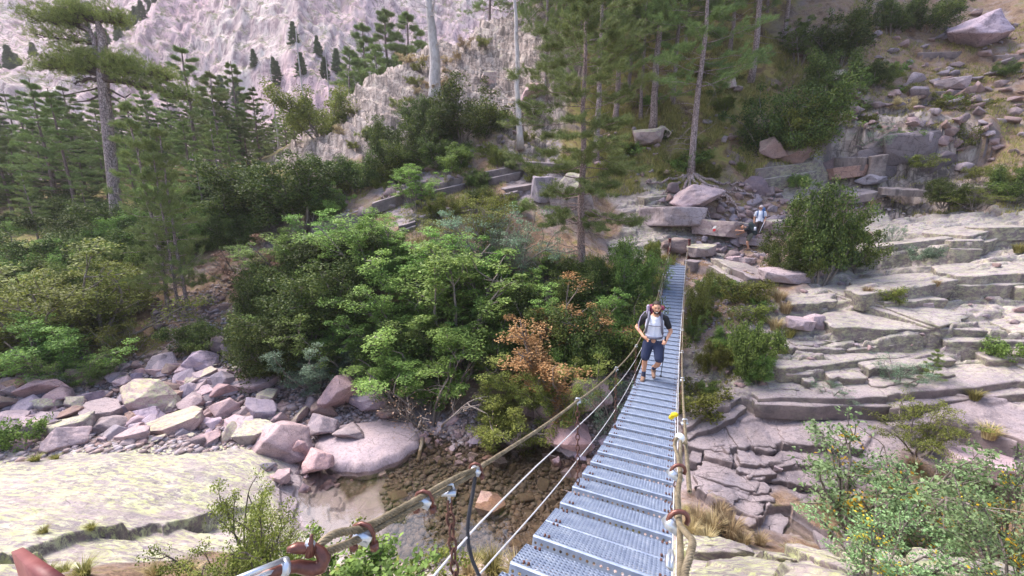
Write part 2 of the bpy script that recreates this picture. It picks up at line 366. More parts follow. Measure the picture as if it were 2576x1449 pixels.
# ------------------------------------------------------------------ materials of the setting
def rock_color(t, pos, rnd=None, warm=0.0):
    """pinkish lavender granite: patches, veins, dark weathering; returns colour and height"""
    big = t.noise(pos, .35, 5, .6, .4); mid = t.noise(pos, 1.7, 8, .65, .3); fine = t.noise(pos, 14, 6, .7)
    c = t.ramp(big, [(.30, (.135,.115,.135)), (.46, (.255,.218,.245)), (.58, (.37,.31,.325)), (.72, (.24,.215,.25))])
    c = t.mix(t.ramp(mid, [(.40, 0.), (.62, .75)]), c, (.36,.295,.30))
    crk = t.n('ShaderNodeTexVoronoi', {'Vector': t.n('ShaderNodeVectorMath', {0: t.map(pos, (.75, 1.5, 1.6), (0, .1, .25)), 1: t.n('ShaderNodeVectorMath', {0: t.n('ShaderNodeTexNoise', {'Vector': pos, 'Scale': 1.3, 'Detail': 5.}).outputs['Color'], 1: (.9, .9, .9)}, operation='MULTIPLY').outputs[0]}, operation='ADD').outputs[0], 'Scale': 1.0}, feature='DISTANCE_TO_EDGE').outputs[0]
    c = t.mix(t.math('MULTIPLY', t.ramp(crk, [(.004, .6), (.022, 0.)]), t.ramp(big, [(.46, 0.), (.58, 1.)])), c, (.06,.05,.055))
    dark = t.ramp(t.noise(t.map(pos, (1,1,.35)), 2.6, 9, .7, .8), [(.56, 0.), (.70, .8)])
    c = t.mix(dark, c, (.10,.085,.095))
    c = t.mix(t.ramp(fine, [(.30, .85), (.5, .0)]), c, (.15,.12,.13))
    c = t.mix(t.ramp(t.noise(pos, 34, 2, .6), [(.62, 0.), (.70, .5)]), c, (.62,.56,.56))
    return c, mid, fine
def lichen_mix(t, pos, c, amount, sc=2.2):
    f = t.noise(t.map(pos, (.8, 2.0, 1.6), (0, 0, .35)), sc*2.2, 12, .82, .5)
    m = t.ramp(f, [(.46, 0.), (.56, .9)])
    m = t.math('MULTIPLY', m, amount)
    lc = t.ramp(t.noise(pos, 3.1, 5, .6), [(.35, (.43,.46,.20)), (.52, (.57,.60,.34)), (.68, (.57,.55,.46))])
    return t.mix(m, c, lc)
def mat_terrain():
    t = NT('ground rock'); pos = t.pos(); A = t.attr('wa')[0]; B = t.attr('wb')[0]
    sa = t.n('ShaderNodeSeparateColor', {0: A}).outputs; sb = t.n('ShaderNodeSeparateColor', {0: B}).outputs
    soilw, gravw, litw = sa[0], sa[1], sa[2]; lichw, cragw, ledw = sb[0], sb[1], sb[2]
    c, mid, fine = rock_color(t, pos)
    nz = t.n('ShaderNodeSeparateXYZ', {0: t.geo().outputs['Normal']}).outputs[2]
    c = t.mix(t.math('MULTIPLY', t.ramp(nz, [(.35, 1.), (.75, 0.)]), .72), c, t.mix(t.ramp(mid, [(.4, 0.), (.6, 1.)]), (.07,.058,.06), (.17,.13,.13)))  # steep faces painted darker, so the shade of the risers sits in the colour
    band = t.ramp(t.noise(t.map(pos, (.5, 1.4, 1.), (0, 0, .35)), .9, 4, .6, .6), [(.36, .2), (.52, 1.)])
    c = lichen_mix(t, pos, c, t.math('ADD', t.math('MULTIPLY', lichw, band), t.math('MULTIPLY', ledw, .42)))
    # crag: paler, yellowish broken rock
    cr = t.ramp(t.noise(pos, 1.1, 10, .75, .5), [(.34, (.10,.08,.075)), (.46, (.28,.22,.20)), (.58, (.44,.37,.34)), (.7, (.36,.34,.20))])
    cr = t.mix(t.ramp(t.noise(t.map(pos, (1, 1, .16), (0, .75, .2)), 1.1, 10, .75, .8), [(.53, 0.), (.58, .8)]), cr, (.08,.065,.06)); cr = t.mix(t.ramp(t.noise(t.map(pos, (1, 1, .4), (.3, .5, 0)), 2.4, 10, .75, .8), [(.54, 0.), (.62, .8)]), cr, (.07,.06,.055)); c = t.mix(cragw, c, cr)
    cv = t.n('ShaderNodeTexVoronoi', {'Vector': t.map(t.n('ShaderNodeVectorMath', {0: pos, 1: t.n('ShaderNodeTexNoise', {'Vector': pos, 'Scale': .6, 'Detail': 6.}).outputs['Color']}, operation='ADD').outputs[0], (.9, .9, 1.6), (0, .6, .3)), 'Scale': .9}, feature='DISTANCE_TO_EDGE').outputs[0]
    c = t.mix(t.math('MULTIPLY', cragw, t.ramp(cv, [(.01, .55), (.05, 0.)])), c, (.06,.05,.045))
    # gravel
    v = t.n('ShaderNodeTexVoronoi', {'Vector': pos, 'Scale': 9.}, feature='F1')
    gc = t.ramp(t.n('ShaderNodeSeparateColor', {0: v.outputs['Color']}).outputs[0], [(0., (.20,.16,.16)), (.35, (.34,.27,.28)), (.6, (.42,.30,.27)), (.8, (.30,.29,.34)), (1., (.50,.44,.46))])
    gc = t.mix(t.ramp(v.outputs['Distance'], [(.35, 0.), (.65, .9)]), gc, (.07,.055,.05))
    c = t.mix(gravw, c, gc)
    # soil, needles, dry grass, on the flatter parts
    s1 = t.ramp(t.noise(pos, 1.3, 9, .7, .3), [(.30, (.075,.045,.03)), (.43, (.19,.12,.08)), (.52, (.30,.20,.14)), (.60, (.22,.18,.07)), (.72, (.13,.13,.035))])
    s1 = t.mix(t.ramp(t.noise(pos, 22, 3, .8), [(.40, .6), (.55, 0.)]), s1, (.07,.05,.035))
    s2 = t.ramp(t.noise(pos, .8, 9, .7, .3), [(.30, (.05,.033,.022)), (.43, (.15,.10,.055)), (.52, (.26,.21,.075)), (.62, (.17,.175,.045)), (.75, (.28,.20,.12))])
    slope = t.ramp(nz, [(.28, 0.), (.55, 1.)]); br = t.ramp(t.noise(pos, .9, 7, .7), [(.40, 1.), (.62, .35)])
    sw = t.math('MULTIPLY', t.math('MULTIPLY', t.math('MULTIPLY', slope, br), 1.3), soilw)
    c = t.mix(sw, c, s1)
    c = t.mix(t.math('MULTIPLY', litw, t.math('MULTIPLY', slope, 1.)), c, s2)
    # wet below the water line; pale pool bed has the sky's reflection painted in
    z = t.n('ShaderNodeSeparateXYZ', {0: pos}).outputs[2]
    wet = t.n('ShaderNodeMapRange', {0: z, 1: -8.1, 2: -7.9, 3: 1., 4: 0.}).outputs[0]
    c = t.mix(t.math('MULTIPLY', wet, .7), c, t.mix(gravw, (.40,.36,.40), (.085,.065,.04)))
    h = t.math('ADD', t.math('ADD', t.math('MULTIPLY', mid, .6), t.math('MULTIPLY', fine, .3)), t.math('MULTIPLY', t.noise(pos, 5, 8, .75), .5))
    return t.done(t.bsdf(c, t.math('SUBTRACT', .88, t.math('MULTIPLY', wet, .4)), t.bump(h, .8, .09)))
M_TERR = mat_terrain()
# ------------------------------------------------------------------ ground sheet
def polar_sheet(name, rr, az, mat, hfun):
    RR, AA = np.meshgrid(rr, az, indexing='ij')
    X = RR*np.sin(AA); Y = RR*np.cos(AA); Z = hfun(X, Y); n, m = X.shape
    v = np.stack([X, Y, Z], -1).reshape(-1, 3)
    i = np.arange(n-1)[:, None]*m; j = np.arange(m-1)[None]
    f = np.stack([i+j, i+m+j, i+m+j+1, i+j+1], -1).reshape(-1, 4)
    me = MB().add(v, f).mesh(name, mat, name == 'mountain')
    return link(name, me), X, Y
az = np.radians(np.concatenate([np.linspace(-180, -64, 40)[:-1], np.linspace(-64, 64, 1050), np.linspace(64, 180, 40)[1:]]))
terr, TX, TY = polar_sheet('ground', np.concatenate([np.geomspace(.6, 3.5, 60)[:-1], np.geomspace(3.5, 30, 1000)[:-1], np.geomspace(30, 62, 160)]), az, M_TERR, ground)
tag(terr, kind='structure')
K = kinds(TX, TY)
Kr, Kl, Kg, Ks, Kf, Ky, Kc = [np.clip((K[..., i] - .25) / .5, 0, 1).ravel() for i in range(7)]
def cattr(me, name, a, b, c):
    at_ = me.color_attributes.new(name, 'FLOAT_COLOR', 'POINT')
    at_.data.foreach_set('color', np.stack([a, b, c, np.ones_like(a)], -1).astype(np.float32).ravel())
cattr(terr.data, 'wa', Ks, Kg, Kf); cattr(terr.data, 'wb', np.clip(Ky, 0, 1), Kc, Kl)
print('ground', round(time.time() - T0, 1))
# crisp broken blocks that form the fronts of the ledges (bedrock, part of the ground)
def ledge_blocks():
    mb = MB(); rb = random.Random(3)
    def slab(c, u, v, w, d, zt, th, tilt):
        n = rb.randint(5, 8); P = []
        P.append((-w/2, 0)); P.append((w*rb.uniform(-.2, .2), rb.uniform(-.10, .04))); P.append((w/2, rb.uniform(-.04, .06)))
        P.append((w/2*rb.uniform(.85, 1.15), d*rb.uniform(.5, .8))); P.append((w*rb.uniform(.1, .3), d)); P.append((-w*rb.uniform(.2, .4), d*rb.uniform(.8, 1.05))); P.append((-w/2*rb.uniform(.9, 1.1), d*rb.uniform(.3, .6)))
        P = np.array(P); Q0 = []
        for a_, b_ in zip(P, np.roll(P, -1, 0)):
            for f_ in (0., .28, .6, .82): Q0.append(a_ + (b_-a_)*f_ + (np.array([rb.gauss(0, .035), rb.gauss(0, .035)])*min(1.5, w) if f_ else 0))
        P = np.array(Q0); m = len(P); cc = P.mean(0); V = []
        for (sc, dz) in ((0., .004), (.55, .004), (.93, 0.), (.99, -.02), (1.0, -.05), (rb.uniform(.94, 1.0), -th*.5), (rb.uniform(.9, 1.02), -th)):
            Q = cc + (P-cc)*sc
            for q in Q:
                X = c[0] + u[0]*q[0] + v[0]*q[1]; Y = c[1] + u[1]*q[0] + v[1]*q[1]
                V.append((X, Y, zt + tilt[0]*q[0] + tilt[1]*q[1] + dz + rb.uniform(-.012, .012)*(dz > -.04)))
        i = np.arange(6)[:, None]*m; j = np.arange(m)[None]; k = (j+1) % m
        mb.add(V, np.stack([i+j, i+m+j, i+m+k, i+k], -1).reshape(-1, 4))
    for n_, (t_, r_, a, L) in enumerate(_led):
        if n_ in (18, 27) or a < .11: continue
        X = r_*np.sin(t_); Y = r_*np.cos(t_); S_ = np.r_[0, np.cumsum(np.hypot(np.diff(X), np.diff(Y)))]; s0 = 0.
        while s0 < S_[-1]:
            w_ = rb.choice([rb.uniform(.5, 1.2), rb.uniform(1.2, 2.4), rb.uniform(2.5, 5.5), rb.uniform(2.2, 4.)])*(1 if a > .3 else .55); sm = min(s0 + w_/2, S_[-1]); px, py = np.interp(sm, S_, X), np.interp(sm, S_, Y)
            px2, py2 = np.interp(min(sm+.3, S_[-1]), S_, X), np.interp(min(sm+.3, S_[-1]), S_, Y); px1, py1 = np.interp(max(sm-.3, 0), S_, X), np.interp(max(sm-.3, 0), S_, Y)
            u = np.array([px2-px1, py2-py1]); u /= np.hypot(*u) + 1e-9; v = np.array([-u[1], u[0]])
            if v @ np.array([px, py]) < 0: v = -v
            for lay in range(rb.choice([1, 1, 1, 2, 2])):
                off = rb.uniform(-.12, .10) - lay*rb.uniform(.08, .32); d = rb.uniform(.9, 2.1)*min(1.1, L)
                c = np.array([px, py]) + v*off; bk = c + v*d
                g0 = float(base_h(c[0], c[1])); g1 = float(base_h(bk[0], bk[1])); gl = c + u*.4; sl = (float(base_h(gl[0], gl[1])) - g0)/.4
                zt = g0 + a*(.52 - .38*lay) + rb.uniform(-.05, .06); slope = min((g1-g0)/d*.45, .25)
                slab(c, u, v, w_*rb.uniform(.85, 1.05), d, zt, a*rb.uniform(.5, 1.0)+.10, (sl*.8 + rb.uniform(-.03, .03), slope - a*.25/max(L, .5)))
            s0 += w_*rb.uniform(.9, 1.25)
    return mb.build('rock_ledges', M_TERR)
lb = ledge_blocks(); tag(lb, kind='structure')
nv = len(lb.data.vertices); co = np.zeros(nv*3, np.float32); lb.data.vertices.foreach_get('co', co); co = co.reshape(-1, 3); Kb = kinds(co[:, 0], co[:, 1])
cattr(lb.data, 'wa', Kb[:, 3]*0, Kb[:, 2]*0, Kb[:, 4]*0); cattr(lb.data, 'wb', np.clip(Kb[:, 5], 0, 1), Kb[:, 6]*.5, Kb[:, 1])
# ------------------------------------------------------------------ far mountain
MC = [(-400,430,62),(0,430,60),(400,430,60),(800,430,62),(1200,430,64),(1600,400,68),
      (-300,250,82),(0,330,72),(50,200,88),(0,100,112),(0,0,140),(0,-250,190),(300,300,80),(200,180,100),(300,120,122),(300,0,150),(150,-200,200),
      (400,150,96),(480,60,100),(560,-10,106),(600,150,88),(700,250,80),(700,100,94),(700,0,104),(800,-200,130),(900,150,90),(950,50,100),(1050,-50,112),(1100,100,100),
      (1300,100,100),(1500,0,120),(1300,-250,150),(400,-250,190),(600,-300,150),(-500,0,130),(-500,-300,200),(1800,-200,160),(2200,-300,180),(2600,-300,180)]
mP = np.array([ptY(*c) for c in MC]); mW = tps_fit(mP[:, :2]/50, mP[:, 2], .02)
def mount_h(x, y):
    q = np.stack([x.ravel(), y.ravel()], -1)/50; out = np.zeros(len(q))
    for i in range(0, len(q), 40000):
        qq = q[i:i+40000]; d2 = ((qq[:, None] - mP[None, :, :2]/50)**2).sum(2)
        out[i:i+40000] = .5*d2*np.log(d2+1e-12) @ mW[:-3] + mW[-3] + qq @ mW[-2:]
    h = out.reshape(x.shape); r = np.hypot(x, y)
    u = x*.8 + y*.6
    rid = .5 - np.abs(fbm(x*.035 + .01*h, y*.035, h*.03, 6, seed=61, g=.55))
    cr, cd = voro(x*.16 + .5*fbm(x*.1, y*.1, seed=62), h*.07 + y*.05, 63)
    q = (h + .55*x + 5*fbm(x*.03, y*.03, seed=64)) / 5. + .8*fbm(x*.12, y*.12, seed=67)
    return h + (15*ridged(x*.022 + h*.008, y*.022 - h*.012, 7, 66, .58) - 4 + (terrace(q, .25) - q)*2.0 + 1.0*fbm(x*.3, y*.3, h*.3, 6, seed=65, g=.65)) * sstep(64, 80, r) - 6*(1 - sstep(60, 70, r))
def mat_mount():
    t = NT('far mountain rock'); pos = t.pos()
    big = t.noise(pos, .035, 5, .6, .5); mid = t.noise(t.map(pos, (1, 1, .45), (.5, .4, 0)), .26, 12, .76, .6)
    c = t.ramp(mid, [(.34, (.34,.24,.27)), (.45, (.60,.47,.48)), (.54, (.74,.62,.60)), (.66, (.80,.73,.66))])
    c = t.mix(t.ramp(big, [(.42, 0.), (.62, .7)]), c, (.74,.50,.56))
    for sc_, rot, th_ in ((.5, (0, .8, .2), .53), (1.4, (.2, .6, 0), .55), (.22, (0, 1.0, .5), .56)):
        c = t.mix(t.ramp(t.noise(t.map(pos, (1, 1, .14), rot), sc_, 9, .72, .9), [(th_, 0.), (th_ + .05, .75)]), c, (.30,.20,.23))
    nz = t.n('ShaderNodeSeparateXYZ', {0: t.geo().outputs['Normal']}).outputs[2]
    g = t.math('MULTIPLY', t.ramp(nz, [(.4, 0.), (.7, 1.)]), t.ramp(t.noise(pos, .5, 10, .8), [(.50, 0.), (.56, .8)]))
    c = t.mix(g, c, (.17,.19,.08))
    return t.done(t.bsdf(c, .95, t.bump(t.math('ADD', t.noise(pos, .8, 12, .75), t.math('MULTIPLY', mid, 2.)), .8, 1.0)))
M_MOUNT = mat_mount()
mt, MX, MY = polar_sheet('mountain', np.geomspace(58, 330, 420), np.radians(np.linspace(-75, 75, 900)), M_MOUNT, mount_h)
tag(mt, kind='structure')
# ------------------------------------------------------------------ water
def mat_water():
    t = NT('clear river water'); pos = t.pos()
    n = t.bump(t.noise(pos, 3.0, 3, .5), .05, .04)
    fr = t.n('ShaderNodeFresnel', {'IOR': 1.333, 'Normal': n}).outputs[0]
    tr = t.n('ShaderNodeBsdfTransparent', {'Color': (.84,.80,.74)}).outputs[0]
    gl = t.n('ShaderNodeBsdfGlossy', {'Color': (1,1,1), 'Roughness': .03, 'Normal': n}).outputs[0]
    mx = t.n('ShaderNodeMixShader', {0: t.math('MULTIPLY', fr, 3.2), 1: tr, 2: gl}).outputs[0]
    return t.done(mx)
wv = []
wx, wy_ = np.meshgrid(np.linspace(-30, 30, 61), np.linspace(4, 24, 41), indexing='ij')
wv = np.stack([wx, wy_, np.full(wx.shape, -8.0)], -1).reshape(-1, 3)
i = np.arange(60)[:, None]*41; j = np.arange(40)[None]
water = MB().add(wv, np.stack([i+j, i+41+j, i+42+j, i+j+1], -1).reshape(-1, 4)).build('water', mat_water())
tag(water, kind='structure')
print('setting', round(time.time() - T0, 1))
# ------------------------------------------------------------------ boulders
def mat_stone(name, tint, lich=0., warm=0.):
    t = NT(name); o = t.obj(); r = t.rnd()
    pos = t.n('ShaderNodeVectorMath', {0: o, 1: t.n('ShaderNodeCombineXYZ', {0: t.math('MULTIPLY', r, 37.), 1: t.math('MULTIPLY', r, 91.), 2: 0.}).outputs[0]}, operation='ADD').outputs[0]
    c, mid, fine = rock_color(t, pos)
    c = t.mix(.75, c, tint, 'MULTIPLY')
    hs = t.n('ShaderNodeHueSaturation', {'Hue': t.math('ADD', .485, t.math('MULTIPLY', r, .03)), 'Saturation': t.math('ADD', .7, t.math('MULTIPLY', r, .7)), 'Value': t.math('ADD', 1.0, t.math('MULTIPLY', r, .55)), 'Color': c}).outputs[0]
    nz = t.n('ShaderNodeSeparateXYZ', {0: t.geo().outputs['Normal']}).outputs[2]
    c = lichen_mix(t, pos, hs, t.math('MULTIPLY', t.ramp(nz, [(.1, 0.), (.6, 1.)]), lich), 1.6)
    h = t.math('ADD', t.math('MULTIPLY', mid, .5), t.math('MULTIPLY', fine, .4))
    return t.done(t.bsdf(c, .85, t.bump(h, .6, .06)))
M_PINK = mat_stone('pink granite stone', (1.0,.86,.84)); M_GREY = mat_stone('grey granite stone', (.86,.87,.98))
M_LICH = mat_stone('lichened granite stone', (.95,.88,.82), .8); M_BROWN = mat_stone('brown granite stone', (.62,.46,.38), .15)
M_DARK = mat_stone('dark grey stone', (.30,.27,.30)); M_LAV = mat_stone('lavender granite slab', (1.0,.95,.97))
from mathutils import noise as mn
import bmesh
def rock_mesh(name, seed, sub=4, round_=.25, n=12, flat=1., rough=.035):
    rr = random.Random(seed); bm = bmesh.new()
    for k in range(n):
        a = rr.uniform(0, 2*pi); z = rr.uniform(-1, 1); s_ = math.sqrt(1 - z*z); q = rr.uniform(.82, 1.0)
        bm.verts.new((q*s_*cos(a), q*s_*sin(a), q*z*flat))
    for k in range(7 if flat < 1 else 0):
        a = k*2*pi/7 + rr.uniform(-.3, .3); q = rr.uniform(.8, 1.); bm.verts.new((q*cos(a), q*sin(a), .34)); a += rr.uniform(-.2, .2); bm.verts.new((q*.92*cos(a), q*.92*sin(a), -.4))
    bmesh.ops.convex_hull(bm, input=bm.verts, use_existing_faces=False)
    for v in [v for v in bm.verts if not v.link_faces]: bm.verts.remove(v)
    bmesh.ops.dissolve_limit(bm, angle_limit=radians(14), verts=bm.verts, edges=bm.edges)
    bmesh.ops.bevel(bm, geom=bm.edges[:] + bm.verts[:], offset=.02 + .09*round_, segments=1 if sub < 3 else 2, profile=.6, affect='EDGES')
    bmesh.ops.triangulate(bm, faces=bm.faces)
    for k in range(sub - 1):
        L = [e for e in bm.edges if e.calc_length() > .9 / 2**(k+1)]
        if L: bmesh.ops.subdivide_edges(bm, edges=L, cuts=1, use_grid_fill=True)
        bmesh.ops.triangulate(bm, faces=bm.faces)
    off = Vector((seed*3.1, seed*1.7, 0))
    for v in bm.verts:
        d = v.co.normalized(); p = v.co*1.6 + off
        v.co += d * (rough * 1.6 * mn.noise(p) + rough * .8*mn.noise(p*3.1) + rough*.35*mn.noise(p*8))
    for ax in range(3 if flat == 1. else 2):
        lo = min(v.co[ax] for v in bm.verts); hi = max(v.co[ax] for v in bm.verts)
        for v in bm.verts: v.co[ax] = (v.co[ax] - lo)/(hi - lo)*2 - 1
    me = bpy.data.meshes.new(name); bm.to_mesh(me); bm.free()
    for p in me.polygons: p.use_smooth = sub >= 3
    if sub >= 3: me.set_sharp_from_angle(angle=radians(32))
    return me
BIG = [rock_mesh('boulder', 100 + k, 5, .15 + .4*(k % 3 == 1), 11 + 2*(k % 3), 1.) for k in range(8)]
SLAB = [rock_mesh('slab', 200 + k, 5, .15, 12, .55) for k in range(5)]
SMALL = [rock_mesh('stone', 300 + k, 2, .3, 10 + k % 4, 1.) for k in range(10)]
_meshmat = {}
def withmat(me, mat):
    k = (me.name, mat.name)
    if k not in _meshmat:
        m2 = me.copy(); m2.materials.clear(); m2.materials.append(mat); _meshmat[k] = m2
    return _meshmat[k]
def put_rock(name, me, mat, p, size, rz=0, tilt=(0, 0), sink=.3):
    o = link(name, withmat(me, mat)); o.scale = [a/2 for a in size]
    o.rotation_euler = (tilt[0], tilt[1], rz); o.location = (p[0], p[1], p[2] + size[2]*(.5 - sink)); return o
BO = {'P': M_PINK, 'G': M_GREY, 'L': M_LICH, 'B': M_BROWN, 'D': M_DARK, 'V': M_LAV}
# px, py = picture point of the foot's middle; width in picture px; height ratio; material; shape; label
ROCKS = [
 (700,1150,124,.66,'P',7,'biggest pinkish grey boulder of the pile beside the still pool'),
 (640,1120,80,.6,'L',2,'pale lichened boulder leaning behind the biggest boulder of the pile by the pool'),
 (757,1170,40,1.7,'P',6,'tall narrow pink stone standing beside the biggest boulder of the pile'),
 (790,1208,66,.95,'P',4,'smooth salmon pink boulder with its foot in the still pool'),
 (704,1222,36,.9,'P',2,'small pink boulder alone at the water edge below the biggest boulder'),
 (802,1112,74,.75,'V',4,'pale angular boulder behind the smooth salmon boulder at the pool'),
 (881,1128,94,.5,'P',6,'flat topped pink boulder resting on the broad pale slab'),
 (842,1048,102,.85,'P',7,'large rounded pink boulder under the dark bushes behind the broad slab'),
 (925,1045,90,.55,'G',2,'rounded grey boulder right of the large pink boulder under the bushes'),
 (975,1058,56,.45,'B',1,'brown low boulder at the right end of the row under the bushes'),
 (656,1062,66,.95,'G',0,'tilted grey angular block standing in the rubble bed'),
 (600,1098,80,.5,'V',3,'lavender boulder lying left of the boulder pile by the pool'),
 (425,1095,110,.40,'L',4,'long flat block with green lichen on the near side of the rubble bed'),
 (330,1110,62,.5,'P',2,'pink boulder on the gravel strip above the lichen slab'),
 (345,1040,150,.5,'L',5,'broad ochre lichened boulder in the middle of the rubble bed'),
 (235,1062,100,.42,'P',3,'long tilted pink slab block leaning on the broad ochre boulder'),
 (85,1015,100,.55,'P',6,'big pink boulder at the left side of the rubble bed'),
 (182,1028,50,.55,'L',1,'greenish lichened boulder between two pink boulders on the left'),
 (270,1088,78,.45,'P',7,'reddish pink boulder in front of the long tilted block'),
 (100,1105,60,.75,'P',0,'pink grey boulder right of the small green shrub'),
 (30,990,70,.5,'B',4,'brown boulder at the left edge behind the shrub'),
 (20,1070,70,.4,'V',2,'pale lavender stone at the left edge of the rubble bed'),
 (405,1030,60,.5,'B',2,'round brown boulder behind the long lichened block'),
 (500,1010,64,.45,'V',3,'flat lavender stone in the middle of the rubble bed'),
 (540,895,60,.62,'D',5,'dark grey boulder at the foot of the dark bushes'),
 (578,910,48,.9,'D',1,'dark upright block right of the dark grey boulder'),
 (500,930,66,.6,'G',7,'grey boulder in front of the dark boulders below the bushes'),
 (520,965,70,.35,'V',0,'flat pale blue grey slab in front of the dark boulders'),
 (630,985,110,.22,'V',2,'thin flat slab lying before the dark bushes'),
 (1108,1100,24,1.5,'G',4,'small upright grey stone on the pebble bank behind the pool'),
 (1300,1136,90,.45,'P',3,'flat pinkish block lying over the dark gap at the river edge'),
 (1430,1150,120,.5,'P',6,'large brownish pink boulder beside the bridge left edge above the stream'),
 (1385,1085,76,1.0,'B',5,'tall brown boulder in the shade left of the bridge'),
 (1330,1060,70,.6,'B',0,'brown boulder under the drooping yellow green bush'),
 (1480,1060,120,.7,'P',1,'big shaded rock face left of the bridge below the bushes'),
 (1235,1300,66,.55,'B',2,'ochre boulder lying under water in the stream'),
 (1375,1160,22,.8,'V',0,'small white stone standing in the shallow stream'),(1400,1178,24,1.1,'P',1,'small pink upright stone in the shallow stream'),
 (1480,1300,90,.6,'P',3,'pink boulder seen below the near treads of the bridge'),
 (1660,1275,60,.45,'P',6,'pale pink rock below the gap in the near treads'),
 (1630,385,74,.55,'L',2,'rounded lichened boulder on the needle slope between the pine trunks'),
 (1668,358,38,.75,'L',5,'smaller round boulder just above the rounded boulder between the trunks'),
 (1835,235,42,.7,'L',3,'pale boulder on the grassy slope under the upper pine'),(1858,240,22,.7,'B',1,'brown stone right of the pale boulder under the upper pine'),
 (2490,128,132,.50,'G',1,'huge isolated boulder perched high on the right slope'),
 (2105,215,48,.6,'L',6,'pale rounded boulder among the shrubs on the right slope'),
 (1230,215,36,.9,'L',4,'squarish pale boulder between two trunks on the crag'),
 (1340,255,70,.6,'P',7,'pinkish boulder with dark hollow right of the thin grey trunk'),
 (1200,325,60,.5,'L',1,'angular boulder on the scree below the squarish boulder'),
 (1370,520,60,1.0,'G',2,'grey boulder behind the drooping pine boughs'),
 (1440,555,110,.9,'L',5,'large grey rock face behind the lower pine trunk'),
 (1700,590,150,.40,'V',3,'long brown sided boulder above the bridge posts'),
 (1760,560,120,.45,'V',1,'smooth lavender rock under the exposed pine roots'),
 (1820,618,130,.38,'L',6,'flat grey boulder bearing a small white and red paint mark'),
 (1700,640,60,.6,'B',4,'block directly behind the red bridge posts'),
 (1770,650,80,.4,'L',7,'low mossy boulder beside the path end of the bridge'),
 (1900,625,70,.3,'V',0,'flat step stone under the bending hiker'),
 (1945,590,60,.5,'L',2,'grey step stone beside the standing hiker'),
 (1880,668,44,.4,'V',3,'pale blocky stone on the path wall'),(1848,660,40,.4,'V',5,'pale blue grey block beside the blocky stone on the path wall'),
 (2078,708,54,.62,'G',6,'round grey boulder on the slab under the large evergreen'),
 (1990,715,115,.30,'V',2,'low wedge of rock left of the round grey boulder'),
 (2050,825,46,.8,'V',4,'split upright block standing on the ledge'),(2020,835,80,.4,'V',0,'flat pale block left of the split upright block'),
 (2320,775,105,.22,'V',1,'thin flat slab block lying on the ledge with dry grass'),
 (2500,1232,150,.42,'V',3,'large pale lavender slab block behind the leafy branches at lower right'),
 (1960,1190,30,.5,'V',0,'small loose block on the lower right ledges'),
 (1260,1180,30,.8,'V',2,'small white stone at the water edge of the pebble bank'),
 (2400,240,60,.5,'V',2,'grey block in the scree right of the upper shrubs'),(2200,410,70,.5,'D',4,'dark block at the foot of the dark cliff'),
 (2150,455,90,.4,'B',5,'brown ledge block below the cave like cliff'),(2000,455,80,.6,'B',6,'brown upright block in the rock wall right of the exposed roots'),
 (1940,450,60,.8,'B',7,'narrow brown block in the rock wall behind the hikers'),(2195,495,60,.5,'G',1,'dark rounded stone on the ledge right of the large evergreen'),
]
for k, (px, py, w_, hr, mt_, sh_, lab) in enumerate(ROCKS):
    x, y, z = at(px, py); dep = y*CP - z*SP; W = w_ / FPX * dep
    flat = hr < .45
    me = (SLAB[sh_ % 5] if flat else BIG[sh_]); rz = R.uniform(-.5, .5) + (pi if k % 2 else 0)
    H = W*hr*1.0/ (.55 if flat else 1.0)
    D = W*R.uniform(.75, .95) if not flat else W*.7
    sink = .12 if not flat else .3
    y += D*.3; z = float(ground(np.array([x]), np.array([y]))[0]) if abs(float(ground(np.array([x]), np.array([y]))[0]) - z) < .5*W else z
    o = put_rock('boulder' if W > .35 else 'stone', me, BO[mt_], (x, y, z), (W*1.1, D*1.1, H*1.15), rz, (R.uniform(-.12, .12), R.uniform(-.15, .15)), sink)
    tag(o, lab, 'boulder' if W > .35 else 'stone')
    if 'paint mark' in lab: MARK_ROCK = (x, y, z, W, H)
for px, py, w_, hr, sh_, lab in ((2290,452,150,.75,2,'dark stained rock face in the middle of the right hand cliff'),(2200,448,110,.8,4,'dark rock face at the left end of the right hand cliff'),(2375,445,100,.7,6,'dark purple rock face at the right end of the cliff'),(2250,395,120,.5,1,'dark overhanging rock above the cliff hollow'),(2120,462,80,.7,3,'brown grey rock face beside the dark cliff'),(1905,498,80,.8,5,'brown rock wall block above the hikers')):
    x, y, z = at(px, py); dep = y*CP - z*SP; W = w_/FPX*dep; o = put_rock('rock_face', BIG[sh_], M_DARK, (x, y+.5, z), (W*1.1, W*.5, W*hr), R.uniform(-.2, .2), (0, 0), .15); tag(o, lab, 'rock face')
